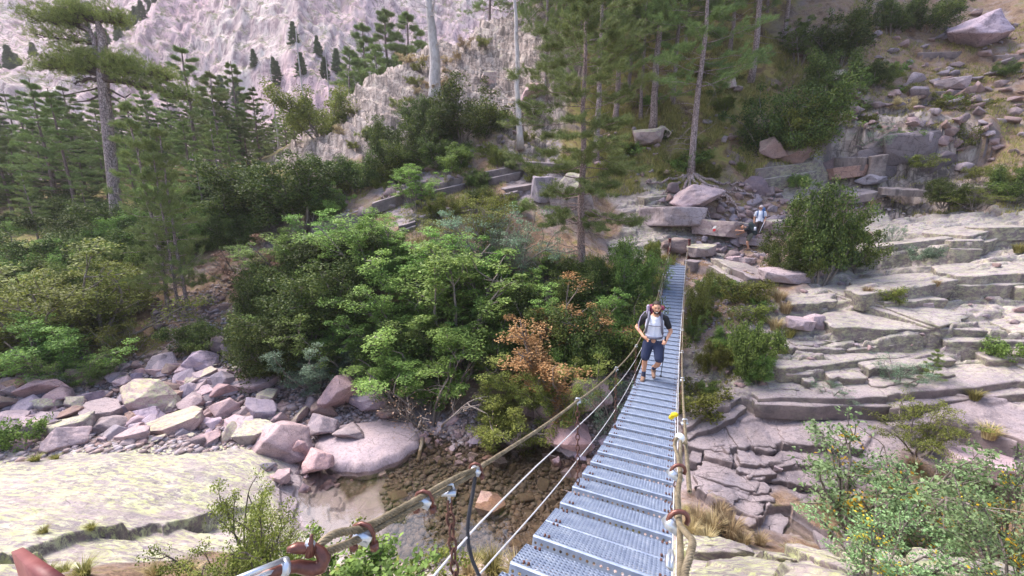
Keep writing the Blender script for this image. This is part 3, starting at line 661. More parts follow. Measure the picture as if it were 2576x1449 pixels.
# river rubble: individually placed stones in four countable beds
RUB = MB(); SMD = {}
for m_ in SMALL:
    bm = bmesh.new(); bm.from_mesh(m_); bmesh.ops.triangulate(bm, faces=bm.faces); SMD[m_.name] = (np.array([v.co[:] for v in bm.verts]), np.array([[v.index for v in f.verts] for f in bm.faces])); bm.free()
def scatter(n, poly, smin, smax, mats, label, group, name='stone', big=False, sink=.3, stuff=False):
    P = np.array(poly, float); x0, y0 = P.min(0); x1, y1 = P.max(0); k = 0; tries = 0; out = []
    def inside(x, y):
        c = False; j = len(P)-1
        for i in range(len(P)):
            if (P[i,1] > y) != (P[j,1] > y) and x < (P[j,0]-P[i,0])*(y-P[i,1])/(P[j,1]-P[i,1]) + P[i,0]: c = not c
            j = i
        return c
    while k < n and tries < n*20:
        tries += 1; px, py = R.uniform(x0, x1), R.uniform(y0, y1)
        if not inside(px, py): continue
        x, y, z = at(px, py); dep = y*CP - z*SP; W = R.uniform(smin, smax)**1.0 * (.6 + .7*R.random()**2) / FPX * dep
        me = R.choice(SMALL) if not big else R.choice(BIG)
        if stuff:
            V, F = SMD[me.name]; D = np.array((W, W*R.uniform(.6, 1), W*R.uniform(.4, .8)))/2; M = Matrix.Rotation(R.uniform(0, 6.3), 3, 'Z') @ Matrix.Rotation(R.uniform(-.3, .3), 3, 'X') @ Matrix.Rotation(R.uniform(-.3, .3), 3, 'Y')
            RUB.add((V*D) @ np.array(M).T + np.array((x, y, z + D[2]*(1 - 2*sink))), F); k += 1; continue
        m = BO[R.choice(mats)]
        o = put_rock(name, me, m, (x, y, z), (W, W*R.uniform(.6, 1), W*R.uniform(.4, .8)), R.uniform(0, 6.3), (R.uniform(-.3, .3), R.uniform(-.3, .3)), sink)
        tag(o, label, 'stone', group); k += 1
BED = [(0,930),(300,930),(430,900),(560,920),(760,980),(800,1000),(840,1060),(620,1110),(560,1120),(300,1120),(0,1140)]
scatter(170, BED, 26, 78, 'PPVVGGPLB', 'pink or grey angular stone lying in the rubble bed left of the pool', 'stones of the rubble bed')
scatter(40, BED, 50, 90, 'PPVVGL', 'medium pink or grey boulder lying loose in the rubble bed left of the pool', 'medium boulders of the rubble bed', 'boulder', True)
scatter(60, [(1060,1060),(1150,1040),(1250,1110),(1380,1150),(1290,1160),(1200,1170),(1060,1170),(1040,1120)], 12, 34, 'VVGGPP', 'pale cobble on the pebble bank between broad slab and bushes', 'cobbles of the pebble bank')
scatter(30, [(640,1170),(700,1230),(800,1240),(860,1220),(1000,1200),(980,1180),(840,1190)], 12, 34, 'GPDV', 'wet stone at the edge of the still pool', 'wet stones round the pool')
scatter(420, BED, 10, 34, 'P', 'x', 'y', stuff=True)
scatter(160, [(1060,1060),(1150,1040),(1250,1110),(1380,1150),(1290,1160),(1200,1170),(1060,1170),(1040,1120)], 8, 22, 'P', 'x', 'y', stuff=True)
scatter(60, [(980,1240),(1200,1190),(1450,1180),(1520,1240),(1400,1380),(1050,1380)], 12, 44, 'P', 'x', 'y', stuff=True)
scatter(26, [(1340,1120),(1560,1120),(1520,1240),(1380,1180)], 20, 60, 'PBGB', 'brown stone on the shaded stream bank left of the treads', 'stones of the shaded bank')
scatter(70, [(380,780),(560,740),(580,860),(520,900),(400,880)], 10, 34, 'PPLB', 'broken stone on the eroded bank below the multi stemmed pine', 'stones of the eroded bank', stuff=True)
scatter(90, [(1740,560),(1960,470),(1990,560),(1960,640),(1860,680),(1760,660)], 14, 40, 'LBPG', 'loose brown stone on the rocky path beyond the bridge', 'stones of the rocky path', stuff=True)
scatter(60, [(1760,740),(1920,720),(1960,800),(1950,1000),(1800,980)], 10, 32, 'LPVB', 'loose stone on the earthy bank right of the bridge', 'stones of the earthy bank', stuff=True)
scatter(40, [(850,520),(1000,460),(1200,330),(1330,300),(1330,400),(1150,470),(900,560)], 10, 34, 'LLBP', 'angular scree stone on the crag between the evergreen shrubs', 'scree stones of the crag', stuff=True)
scatter(120, [(2100,250),(2576,120),(2576,400),(2420,430),(2150,330)], 12, 44, 'VLLB', 'grey stone on the upper right slope', 'stones of the upper right slope', stuff=True)
scatter(50, [(2150,60),(2576,20),(2576,140),(2250,220)], 10, 36, 'LLV', 'weathered stone near the huge perched boulder', 'stones round the perched boulder', stuff=True)
scatter(150, [(1650,500),(1740,460),(1960,470),(1980,540),(1940,650),(1850,680),(1700,560)], 10, 34, 'P', 'x', 'y', stuff=True)
scatter(50, [(1500,340),(1850,280),(1850,420),(1650,480),(1500,420)], 9, 26, 'LBB', 'stone half buried in needles between the pine trunks', 'stones of the needle slope', stuff=True)
scatter(60, [(1960,700),(2576,640),(2576,1000),(2000,980)], 8, 26, 'VVGL', 'flat loose stone lying on the right hand ledges', 'loose stones of the ledges', stuff=True)
t = NT('scree stone'); ri = t.geo().outputs['Random Per Island']
c_, mid_, fine_ = rock_color(t, t.pos())
c_ = t.mix(.8, c_, t.ramp(ri, [(0., (.8,.62,.52)), (.3, (1.,.82,.78)), (.55, (.9,.9,.98)), (.8, (.7,.62,.60)), (1., (1.1,1.0,.95))], 'CONSTANT'), 'MULTIPLY')
zz_ = t.n('ShaderNodeSeparateXYZ', {0: t.pos()}).outputs[2]; c_ = t.mix(t.n('ShaderNodeMapRange', {0: zz_, 1: -8.06, 2: -7.94, 3: .7, 4: 0.}).outputs[0], c_, (.10,.085,.05))
M_SCREE = t.done(t.bsdf(c_, .88, t.bump(fine_, .5, .03)))
# gravel and pebbles nobody could count
def pebbles(n, reg):
    ico = []
    for k in range(6):
        bm = bmesh.new(); bmesh.ops.create_icosphere(bm, subdivisions=1, radius=1)
        rr = random.Random(k)
        for v in bm.verts: v.co *= rr.uniform(.7, 1.1)
        bm.verts.ensure_lookup_table(); ico.append((np.array([v.co[:] for v in bm.verts]), np.array([[v.index for v in f.verts] for f in bm.faces]))); bm.free()
    mb = MB()
    for (poly, cnt, s0, s1) in reg:
        P = np.array(poly, float); ctr = P.mean(0)
        tri = [(P[0], P[i], P[i+1]) for i in range(1, len(P)-1)]; ar = np.array([abs(np.cross(b-a, c-a)) for a, b, c in tri]); ar /= ar.sum()
        T = rng.choice(len(tri), cnt, p=ar); u = rng.random(cnt); v = rng.random(cnt); m = u+v > 1; u[m] = 1-u[m]; v[m] = 1-v[m]
        A = np.array([t[0] for t in tri])[T]; B = np.array([t[1] for t in tri])[T]; C_ = np.array([t[2] for t in tri])[T]
        Q = A + (B-A)*u[:, None] + (C_-A)*v[:, None]
        z = ground(Q[:, 0], Q[:, 1]); s = rng.uniform(s0, s1, cnt)*(.5+rng.random(cnt)**3*1.8)
        for k in range(6):
            idx = np.arange(cnt) % 6 == k; n_ = idx.sum(); V, F = ico[k]
            a = rng.uniform(0, 6.28, n_); ca, sa = np.cos(a), np.sin(a); sc = s[idx][:, None]*rng.uniform(.6, 1.2, (n_, 3))*np.array([1, 1, .6])
            vv = V[None]*sc[:, None]; X = vv[..., 0]*ca[:, None]-vv[..., 1]*sa[:, None]; Y = vv[..., 0]*sa[:, None]+vv[..., 1]*ca[:, None]
            vv = np.stack([X, Y, vv[..., 2]], -1) + np.stack([Q[idx, 0], Q[idx, 1], z[idx] + s[idx]*.2], -1)[:, None]
            mb.add(vv, (F[None] + (np.arange(n_)*len(V))[:, None, None]).reshape(-1, 3))
    return mb
def wpoly(pp): return [at(px, py, True)[:2] for px, py in pp]
t = NT('gravel stone'); ri = t.geo().outputs['Random Per Island']; pos = t.pos()
gc = t.ramp(ri, [(0., (.16,.12,.12)), (.2, (.34,.26,.26)), (.4, (.46,.33,.30)), (.6, (.36,.33,.38)), (.8, (.55,.48,.50)), (1., (.26,.22,.24))])
z_ = t.n('ShaderNodeSeparateXYZ', {0: pos}).outputs[2]; wet = t.n('ShaderNodeMapRange', {0: z_, 1: -8.06, 2: -7.94, 3: .75, 4: 0.}).outputs[0]
gc = t.mix(wet, gc, t.mix(t.noise(pos, 2, 3), (.035,.030,.018), (.15,.12,.07)))
gc = t.mix(t.ramp(t.noise(pos, 20, 4, .7), [(.4, .4), (.6, 0.)]), gc, (.12,.10,.10))
M_GRAV = t.done(t.bsdf(gc, .8))
grav = pebbles(0, [(wpoly([(-60,930),(430,890),(840,1000),(1060,1060),(1000,1180),(620,1130),(-60,1150)]), 9000, .03, .085),
    (wpoly([(980,1170),(1180,1030),(1330,1100),(1560,1110),(1560,1330),(1300,1449),(1000,1400),(960,1240)]), 9000, .025, .075),
    (wpoly([(1640,560),(1960,470),(2000,600),(1900,720),(1700,700)]), 1600, .02, .06), (wpoly([(1720,760),(1950,700),(1960,900),(1750,1000)]), 2500, .015, .045),
    (wpoly([(380,760),(580,700),(600,880),(400,900)]), 1800, .03, .07), (wpoly([(2060,470),(2500,440),(2500,500),(2100,520)]), 1500, .02, .07)]).build('gravel', M_GRAV)
tag(grav, 'loose pink and grey gravel and pebbles covering the river bed and banks', None, None, 'stuff')
tag(RUB.build('scree', M_SCREE), 'loose broken stones strewn over the slopes, ledges and banks', None, None, 'stuff')
# broad pale slab between the rubble and the pool
def outline_slab(name, pts, thick, mat, label, seed, zoff=0., dome=.12):
    Q = np.array([at(px, py, True)[:2] for px, py in pts]); n = 96
    t_ = np.linspace(0, len(Q), n, endpoint=False); i = t_.astype(int) % len(Q); f = (t_ % 1)[:, None]
    B = Q[i]*(1-f) + Q[(i+1) % len(Q)]*f; c = B.mean(0); v = []; rings = 26
    for k in range(rings+1):
        s = k / rings; P = c + (B-c)*s*(1 + .03*np.sin(t_*7+seed)[:, None]); h = dome*(1-s**3)
        v.append(np.c_[P, np.full(n, h)])
    zt = float(np.median(base_h(B[:, 0], B[:, 1]))) + zoff
    V = np.concatenate(v); r_ = np.repeat(np.arange(rings+1)/rings, n)
    V[:, 2] += zt + .05*fbm(V[:, 0]*1.2, V[:, 1]*1.2, seed=seed) + .012*fbm(V[:, 0]*8, V[:, 1]*8, seed=seed+1) - .35*sstep(.9, 1.02, r_)*.4
    for k, dz in enumerate((.35, .7, 1.)):
        P = c + (B-c)*(1.0 + (.02, -.02, -.12)[k]*(1 + vnoise(B[:, :1]*3, B[:, 1:]*3, seed=seed)))
        V = np.concatenate([V, np.c_[P, np.full(n, zt - thick*dz)]])
    tot = rings + 4; i = np.arange(tot-1)[:, None]*n; j = np.arange(n)[None]; kk = (j+1) % n
    o = MB().add(V, np.stack([i+j, i+n+j, i+n+kk, i+kk], -1).reshape(-1, 4)).build(name, mat, smooth=True); tag(o, label, 'rock slab'); return o
outline_slab('rock_slab', [(800,1085),(860,1070),(960,1062),(1050,1070),(1062,1100),(1050,1140),(1000,1180),(930,1210),(880,1205),(830,1190),(790,1130)], 1.0, M_LAV, 'broad smooth pale slab with a flat top beside the still pool', 5, .25)
print('rocks', round(time.time() - T0, 1))
# ------------------------------------------------------------------ bark and leaves
def mat_bark(name, c0, c1, c2, sc=6., plates=True):
    t = NT(name); o = t.obj(); m = t.map(o, (sc, sc, sc*.22))
    v = t.n('ShaderNodeTexVoronoi', {'Vector': t.map(o, (sc*1.5, sc*1.5, sc*.5)), 'Scale': 1.5}, feature='DISTANCE_TO_EDGE').outputs[0]
    n = t.noise(m, 1.5, 8, .7, .5)
    c = t.ramp(n, [(.3, c0), (.5, c1), (.7, c2)])
    c = t.mix(t.ramp(v, [(.02, .8), (.14, 0.)]) if plates else 0., c, tuple(a*.3 for a in c0))
    return t.done(t.bsdf(c, .9, t.bump(t.math('ADD', n, v), .9, .05)))
M_PBARK = mat_bark('pine bark pale', (.15,.11,.11), (.40,.31,.31), (.62,.52,.52), 7.)
M_RBARK = mat_bark('pine bark reddish', (.14,.09,.085), (.32,.23,.22), (.50,.39,.38), 9.)
M_GBARK = mat_bark('grey twig bark', (.12,.10,.09), (.24,.20,.18), (.36,.32,.30), 20., False)
M_DBARK = mat_bark('dark branch bark', (.05,.035,.035), (.10,.07,.065), (.17,.12,.11), 12., False)
M_WOOD = mat_bark('bare dead wood', (.30,.26,.26), (.50,.45,.45), (.66,.61,.61), 6., False)
def mat_leaf(name, cols, trans=.3, rough=.6, sc=1.1):
    """cols: dark, mid, light leaf colour; clumps vary in object space, single leaves by island"""
    t = NT(name); o = t.obj(); ri = t.geo().outputs['Random Per Island']; r = t.rnd()
    f = t.math('ADD', t.math('MULTIPLY', t.noise(o, sc, 3, .6), .8), t.math('MULTIPLY', t.math('SUBTRACT', ri, .5), .45))
    c = t.ramp(f, [(.16, cols[0]), (.40, cols[1]), (.66, cols[2])])
    c = t.n('ShaderNodeHueSaturation', {'Hue': t.math('ADD', .485, t.math('MULTIPLY', r, .03)), 'Saturation': 1., 'Value': t.math('ADD', .75, t.math('MULTIPLY', r, .5)), 'Color': c}).outputs[0]
    b = t.bsdf(c, rough, None, 0, .25); tr = t.n('ShaderNodeBsdfTranslucent', {'Color': c}).outputs[0]
    return t.done(t.n('ShaderNodeMixShader', {0: trans, 1: b, 2: tr}).outputs[0])
L_PINE = mat_leaf('pine needles', [(0.097,0.144,0.048), (0.185,0.252,0.083), (0.282,0.348,0.111)], .15, .6, .5)
L_PINEL = mat_leaf('light pine needles', [(0.122,0.178,0.061), (0.227,0.296,0.100), (0.347,0.420,0.135)], .15, .6, .5)
L_PINED = mat_leaf('dark pine needles', [(0.053,0.080,0.038), (0.101,0.147,0.061), (0.169,0.217,0.089)], .12, .6, .5)
L_BIGP = mat_leaf('old pine needles', [(0.096,0.129,0.036), (0.208,0.243,0.057), (0.352,0.372,0.103)], .15, .6, .5)
L_DARK = mat_leaf('dark evergreen leaves', [(0.039,0.062,0.017), (0.082,0.121,0.030), (0.164,0.207,0.044)], .2)
L_MID = mat_leaf('mid green leaves', [(0.088,0.139,0.037), (0.166,0.260,0.062), (0.292,0.418,0.101)], .3)
L_FRESH = mat_leaf('fresh green leaves', [(0.122,0.203,0.056), (0.227,0.374,0.090), (0.384,0.562,0.146)], .35)
L_BLUE = mat_leaf('grey green leaves', [(0.098,0.143,0.098), (0.182,0.260,0.169), (0.312,0.416,0.286)], .3)
L_SILV = mat_leaf('pale round leaves', [(.08,.13,.05), (.17,.27,.11), (.31,.43,.22)], .3)
L_OLIVE = mat_leaf('olive leaves', [(0.082, 0.099, 0.024), (0.174, 0.198, 0.042), (0.303, 0.321, 0.071)], .3)
L_YG = mat_leaf('yellow green leaves', [(0.110, 0.142, 0.034), (0.221, 0.262, 0.063), (0.368, 0.404, 0.103)], .3)
L_ORA = mat_leaf('orange autumn leaves', [(.30,.17,.06), (.52,.33,.13), (.66,.47,.22)], .3)
L_BROWN = mat_leaf('brown dry leaves', [(.22,.13,.09), (.42,.26,.18), (.56,.38,.28)], .25)
L_YEL = mat_leaf('yellow leaves', [(.45,.28,.02), (.70,.48,.03), (.80,.60,.08)], .3)
L_DRY = mat_leaf('dry straw', [(.26,.19,.10), (.46,.36,.20), (.62,.52,.32)], .2)
L_GRASS = mat_leaf('tufted grass', [(0.138,0.138,0.041), (0.275,0.261,0.076), (0.468,0.413,0.165)], .25)
def unit(v): v = np.asarray(v, float); return v / (np.linalg.norm(v, axis=-1, keepdims=True) + 1e-9)
def leaves(mb, P, size, rs, flat=.5, asp=.6, jit=0.):
    """P (n,3) leaf centres -> diamond shaped leaves, mostly facing up when flat is high"""
    n = len(P); N = unit(rs.normal(0, 1, (n, 3)) * (1 - flat) + np.array([0, 0, 1.]) * flat * 1.2)
    a = unit(np.cross(N, rs.normal(0, 1, (n, 3)))); b = np.cross(N, a); s = size * rs.uniform(.6, 1.35, (n, 1))
    a = a*s; b = b*s*asp
    v = np.stack([P - a*.5, P - b*.5 - a*.08 + N*s*.08, P + a*.55, P + b*.5 - a*.08 + N*s*.08], 1).reshape(-1, 3)
    mb.add(v, np.arange(4*n).reshape(n, 4)); return mb
def needles(mb, P, D, L, wd, per, rs, spread=.9):
    """a tuft of 'per' slim blades at each P leaning along D"""
    n = len(P); Q = np.repeat(P, per, 0); d = unit(np.repeat(D, per, 0) + spread*rs.normal(0, 1, (n*per, 3))); l = L*rs.uniform(.6, 1.2, (n*per, 1))
    s = unit(np.cross(d, rs.normal(0, 1, (n*per, 3))))*wd
    Q = Q + rs.normal(0, L*.22, Q.shape)
    mb.add(np.stack([Q - s, Q + s, Q + d*l], 1).reshape(-1, 3), np.arange(3*n*per).reshape(-1, 3)); return mb
def curve(p0, d, L, n, rs, wig=.12, up=0.):
    P = [np.array(p0, float)]; d = unit(d)
    for k in range(n):
        d = unit(d + rs.normal(0, wig, 3) + np.array([0, 0, up])); P.append(P[-1] + d*L/n)
    return np.array(P)
ARCH = {}
def pine_arch(key, seed, H, r0, first, leafm, bark, blen=.22, nb=34, dens=1., droop=-.10, lean=0., top=1., bare=.0, tuft=.20, deadlow=8, shape='cone', wd=.010, per=12):
    rs = np.random.default_rng(seed); tr = MB(); cr = MB()
    n = 14; z = np.linspace(0, H, n); wob = np.cumsum(rs.normal(0, H*.0035, (n, 2)), 0)
    T = np.c_[wob[:, 0] + lean*z, wob[:, 1], z]; rad = r0*(1 - .80*(z/H)) ; rad[0] *= 1.35
    tr.tube(T, rad, 10)
    tp = []; td = []
    for i in range(nb):
        f = first + (top - first) * ((i//4)*4 + rs.random()*1.1) / nb; zz = f*H
        c = np.array([np.interp(zz, z, T[:, 0]), np.interp(zz, z, T[:, 1]), zz]); az_ = i*1.65 + rs.uniform(-.5, .5)
        if shape == 'cone': L = H*blen*(1.08 - ((f-first)/(top-first))**1.3)*rs.uniform(.7, 1.2)
        elif shape == 'dome': L = H*blen*(math.sqrt(max(.05, 1 - (2*(f-first)/(top-first)-.75)**2*.45)))*rs.uniform(.6, 1.2)
        d = np.array([cos(az_), sin(az_), droop + .05 + .38*((f-first)/(1.001-first))**1.5])
        B = curve(c, d, L, 6, rs, .10, .03); tr.tube(B, np.linspace(max(.012, r0*.16*(1.2-f)), .006, 7), 4, False)
        for k in range(int(7*dens)+2):
            u = rs.uniform(.28, 1.); j = u*6; a = B[int(min(j, 5))] + (B[min(int(j)+1, 6)] - B[int(min(j, 5))])*(j % 1)
            side = unit(np.cross(B[-1]-B[0], (0, 0, 1)))*rs.choice([-1, 1]); dd = unit(unit(B[-1]-B[0])*.8 + side*rs.uniform(.3, 1.) + np.array([0, 0, rs.uniform(-.05, .3)]))
            SB = curve(a, dd, L*rs.uniform(.18, .42)*(1.2-u*.5), 3, rs, .12, .05); tr.tube(SB, [.008, .006, .005, .003], 3, False)
            m = int(6*dens)+2; uu = rs.uniform(.25, 1.05, m); q = SB[0] + (SB[-1]-SB[0])*uu[:, None] + rs.normal(0, tuft*.3, (m, 3))*np.array([1, 1, .45])
            tp.append(q); td.append(np.tile(dd + np.array([0, 0, .35]), (m, 1)))
    for i in range(deadlow):
        f = rs.uniform(.12, first + .1); c = np.array([np.interp(f*H, z, T[:, 0]), np.interp(f*H, z, T[:, 1]), f*H]); a = rs.uniform(0, 6.28)
        B = curve(c, (cos(a), sin(a), rs.uniform(-.3, .2)), H*blen*rs.uniform(.25, .8), 5, rs, .2); tr.tube(B, np.linspace(r0*.11, .004, 6), 4, False)
        for k in range(3):
            e = curve(B[2+k % 3], unit(B[-1]-B[0]) + rs.normal(0, .5, 3), H*blen*.25, 3, rs, .2); tr.tube(e, [.008, .006, .004, .003], 3, False)
    if tp: needles(cr, np.concatenate(tp), np.concatenate(td), tuft, wd, per, rs)
    ARCH[key] = ('tree', H, [('trunk', tr.mesh('trunk', bark, True))] + ([('crown', cr.mesh('crown', leafm))] if tp else []))
def bush_arch(key, seed, leafm, n_stem=7, leaf=.07, nleaf=7000, w=1., layers=True, flat=.55, open_=.0, bark=None, multi=None, up=.9, clump=.16):
    """unit height 1, width about w; branches carry flattish clumps of leaves"""
    rs = np.random.default_rng(seed); tr = MB(); cr = MB(); ends = []
    for i in range(n_stem):
        a = i*2*pi/n_stem + rs.uniform(-.4, .4); r = rs.uniform(.2, 1.)
        d = np.array([cos(a)*w*.75*r, sin(a)*w*.75*r, up*rs.uniform(.7, 1.05)])
        B = curve((.05*cos(a), .05*sin(a), -.05), d, np.linalg.norm(d)*.82, 7, rs, .13, .05)
        tr.tube(B, np.linspace(.018, .006, 8), 5, False)
        for k in range(9):
            j = rs.integers(2, 8); dd = unit(B[min(j, 7)]-B[max(j-2, 0)]) + rs.normal(0, .65, 3) + np.array([B[j][0], B[j][1], 0])*.8
            C_ = curve(B[j], dd, rs.uniform(.14, .34), 4, rs, .2); tr.tube(C_, np.linspace(.007, .003, 5), 3, False)
            ends.append(C_[-1]); ends.append(C_[2])
            if rs.random() < .6:
                E_ = curve(C_[2], dd + rs.normal(0, .7, 3), rs.uniform(.08, .2), 3, rs, .2); tr.tube(E_, np.linspace(.004, .002, 4), 3, False); ends.append(E_[-1])
    E = np.array(ends); E = E[E[:, 2] > .06]; keep = rs.random(len(E)) > open_; E = E[keep]
    cs = clump*rs.uniform(.5, 1.2, (len(E), 1)); k = rs.integers(0, len(E), nleaf)
    off = unit(rs.normal(0, 1, (nleaf, 3)))*rs.random((nleaf, 1))**.45; off[:, 2] *= .42 if layers else .85
    P = E[k] + off*cs[k]; P[:, 2] = np.maximum(P[:, 2], .01)
    leaves(cr, P, leaf, rs, flat)
    if multi:
        kk = rs.integers(0, len(E), 9); m = 220; off = rs.normal(0, 1, (m, 3))*np.array([.05, .05, .03]); 
        y_ = MB(); leaves(y_, E[kk[rs.integers(0, 9, m)]] + off, leaf*1.1, rs, flat)
        ARCH[key] = ('bush', 1., [('stem', tr.mesh('stem', bark or M_GBARK, True)), ('foliage', cr.mesh('foliage', leafm)), ('yellow_leaves', y_.mesh('yellow_leaves', multi))]); return
    ARCH[key] = ('bush', 1., [('stem', tr.mesh('stem', bark or M_GBARK, True)), ('foliage', cr.mesh('foliage', leafm))])
_used = {}
def plant(key, name, p, H, label, cat, group=None, rz=None, wscale=1., tilt=(0, 0), sink=.1, leafm=None):
    typ, h0, parts = ARCH[key]; k = H/h0
    e = empty(name, (p[0], p[1], p[2] - sink)); e.scale = (k*wscale, k*wscale, k); e.rotation_euler = (tilt[0], tilt[1], R.uniform(0, 6.28) if rz is None else rz)
    tag(e, label, cat, group)
    for nm, me in parts:
        if leafm and nm in ('foliage', 'crown'): me = withmat(me, leafm)
        link(nm, me, e)
    return e
def top_h(p, py):
    """height of something standing at p that reaches picture row py"""
    lo, hi = 0., min(60., (p[1]*CP - .3)/SP - p[2])
    for _ in range(40):
        m = (lo+hi)/2
        if toP((p[0], p[1], p[2]+m))[1] > py: lo = m
        else: hi = m
    return lo
for k in range(4): pine_arch('pineA%d' % k, 40+k, 15., .22, .25, L_PINE, M_RBARK, .22, 44, 1.25, tuft=.24, wd=.013, per=14)
for k in range(3): pine_arch('pineL%d' % k, 50+k, 9., .13, .16, L_PINEL, M_PBARK, .23, 44, .9, droop=-.05, tuft=.17, wd=.009, deadlow=14, per=13)
for k in range(2): pine_arch('pineS%d' % k, 60+k, 4., .06, .05, L_PINEL, M_GBARK, .26, 30, .8, droop=.05, tuft=.15, wd=.008, deadlow=3)
for k in range(2): pine_arch('pineH%d' % k, 65+k, 17., .27, .38, L_PINE, M_PBARK, .24, 44, 1.5, droop=-.08, shape='dome', tuft=.24, wd=.012, deadlow=16, per=14)
pine_arch('pineF', 70, 15., .24, .22, L_PINE, M_RBARK, .24, 64, 1.7, droop=-.25, tuft=.20, wd=.009, deadlow=26, shape='dome', per=15)
pine_arch('farfir', 71, 10., .15, .04, L_PINED, M_DBARK, .20, 60, 1.2, droop=-.15, tuft=.42, wd=.035, per=9, deadlow=0)
pine_arch('bareA', 75, 14., .30, .55, L_PINE, M_WOOD, .16, 0, deadlow=10)
pine_arch('bareB', 76, 12., .14, .50, L_PINE, M_WOOD, .22, 0, deadlow=22)
bush_arch('dark0', 80, L_DARK, 10, .028, 24000, 1.0, False, .35, clump=.13); bush_arch('dark1', 81, L_DARK, 9, .028, 24000, 1.25, False, .35, clump=.14); bush_arch('dark2', 82, L_DARK, 8, .032, 20000, .8, False, .3, clump=.13)
bush_arch('maple0', 83, L_FRESH, 8, .024, 19000, 1.0, True, .7, .1, clump=.12); bush_arch('maple1', 84, L_MID, 9, .024, 21000, 1.2, True, .7, clump=.12); bush_arch('maple2', 85, L_FRESH, 7, .026, 15000, .9, True, .7, .25, clump=.11)
bush_arch('thin0', 86, L_OLIVE, 10, .020, 13000, 1.1, True, .5, .2, clump=.12); bush_arch('thin1', 87, L_BLUE, 10, .020, 10000, 1.2, True, .5, .3, clump=.12)
bush_arch('twig0', 88, L_BROWN, 11, .02, 700, 1.2, True, .4, .5); bush_arch('ora0', 89, L_ORA, 8, .024, 13000, 1.0, True, .8, .42, clump=.12)
bush_arch('small0', 90, L_MID, 8, .07, 3500, 1.2, False, .4); bush_arch('small1', 91, L_OLIVE, 9, .06, 3200, 1.4, False, .4)
bush_arch('yel0', 92, L_SILV, 8, .030, 4600, 1.5, True, .6, .25, clump=.12, multi=L_YEL)
def tuft_arch(key, seed, mat, n=260, h=1., spread=.5, wd=.012):
    rs = np.random.default_rng(seed); a = rs.uniform(0, 6.28, n); r = rs.random(n)**.5*.18; l = h*rs.uniform(.5, 1., n); bend = spread*rs.uniform(.2, 1.2, n)
    p0 = np.c_[r*np.cos(a), r*np.sin(a), np.zeros(n)]; o = np.c_[np.cos(a), np.sin(a), np.zeros(n)]; s = np.c_[-np.sin(a), np.cos(a), np.zeros(n)]*wd
    p1 = p0 + o*(bend*l*.3)[:, None] + np.c_[0*l, 0*l, l*.6]; p2 = p0 + o*(bend*l)[:, None] + np.c_[0*l, 0*l, l*(1-.25*bend)]
    v = np.stack([p0-s, p0+s, p1+s*.8, p1-s*.8, p2], 1).reshape(-1, 3); b = np.arange(n)[:, None]*5
    mb = MB(); mb.v.append(v); mb.n = len(v); mb.f.append(b + np.array([[0,1,2,3]])); mb.f.append(b + np.array([[3,2,4]]))
    ARCH[key] = ('tuft', h, [('blades', mb.mesh('blades', mat))])
tuft_arch('dry', 95, L_DRY); tuft_arch('green', 96, L_GRASS, 240, 1., .6)
print('arch', round(time.time() - T0, 1))
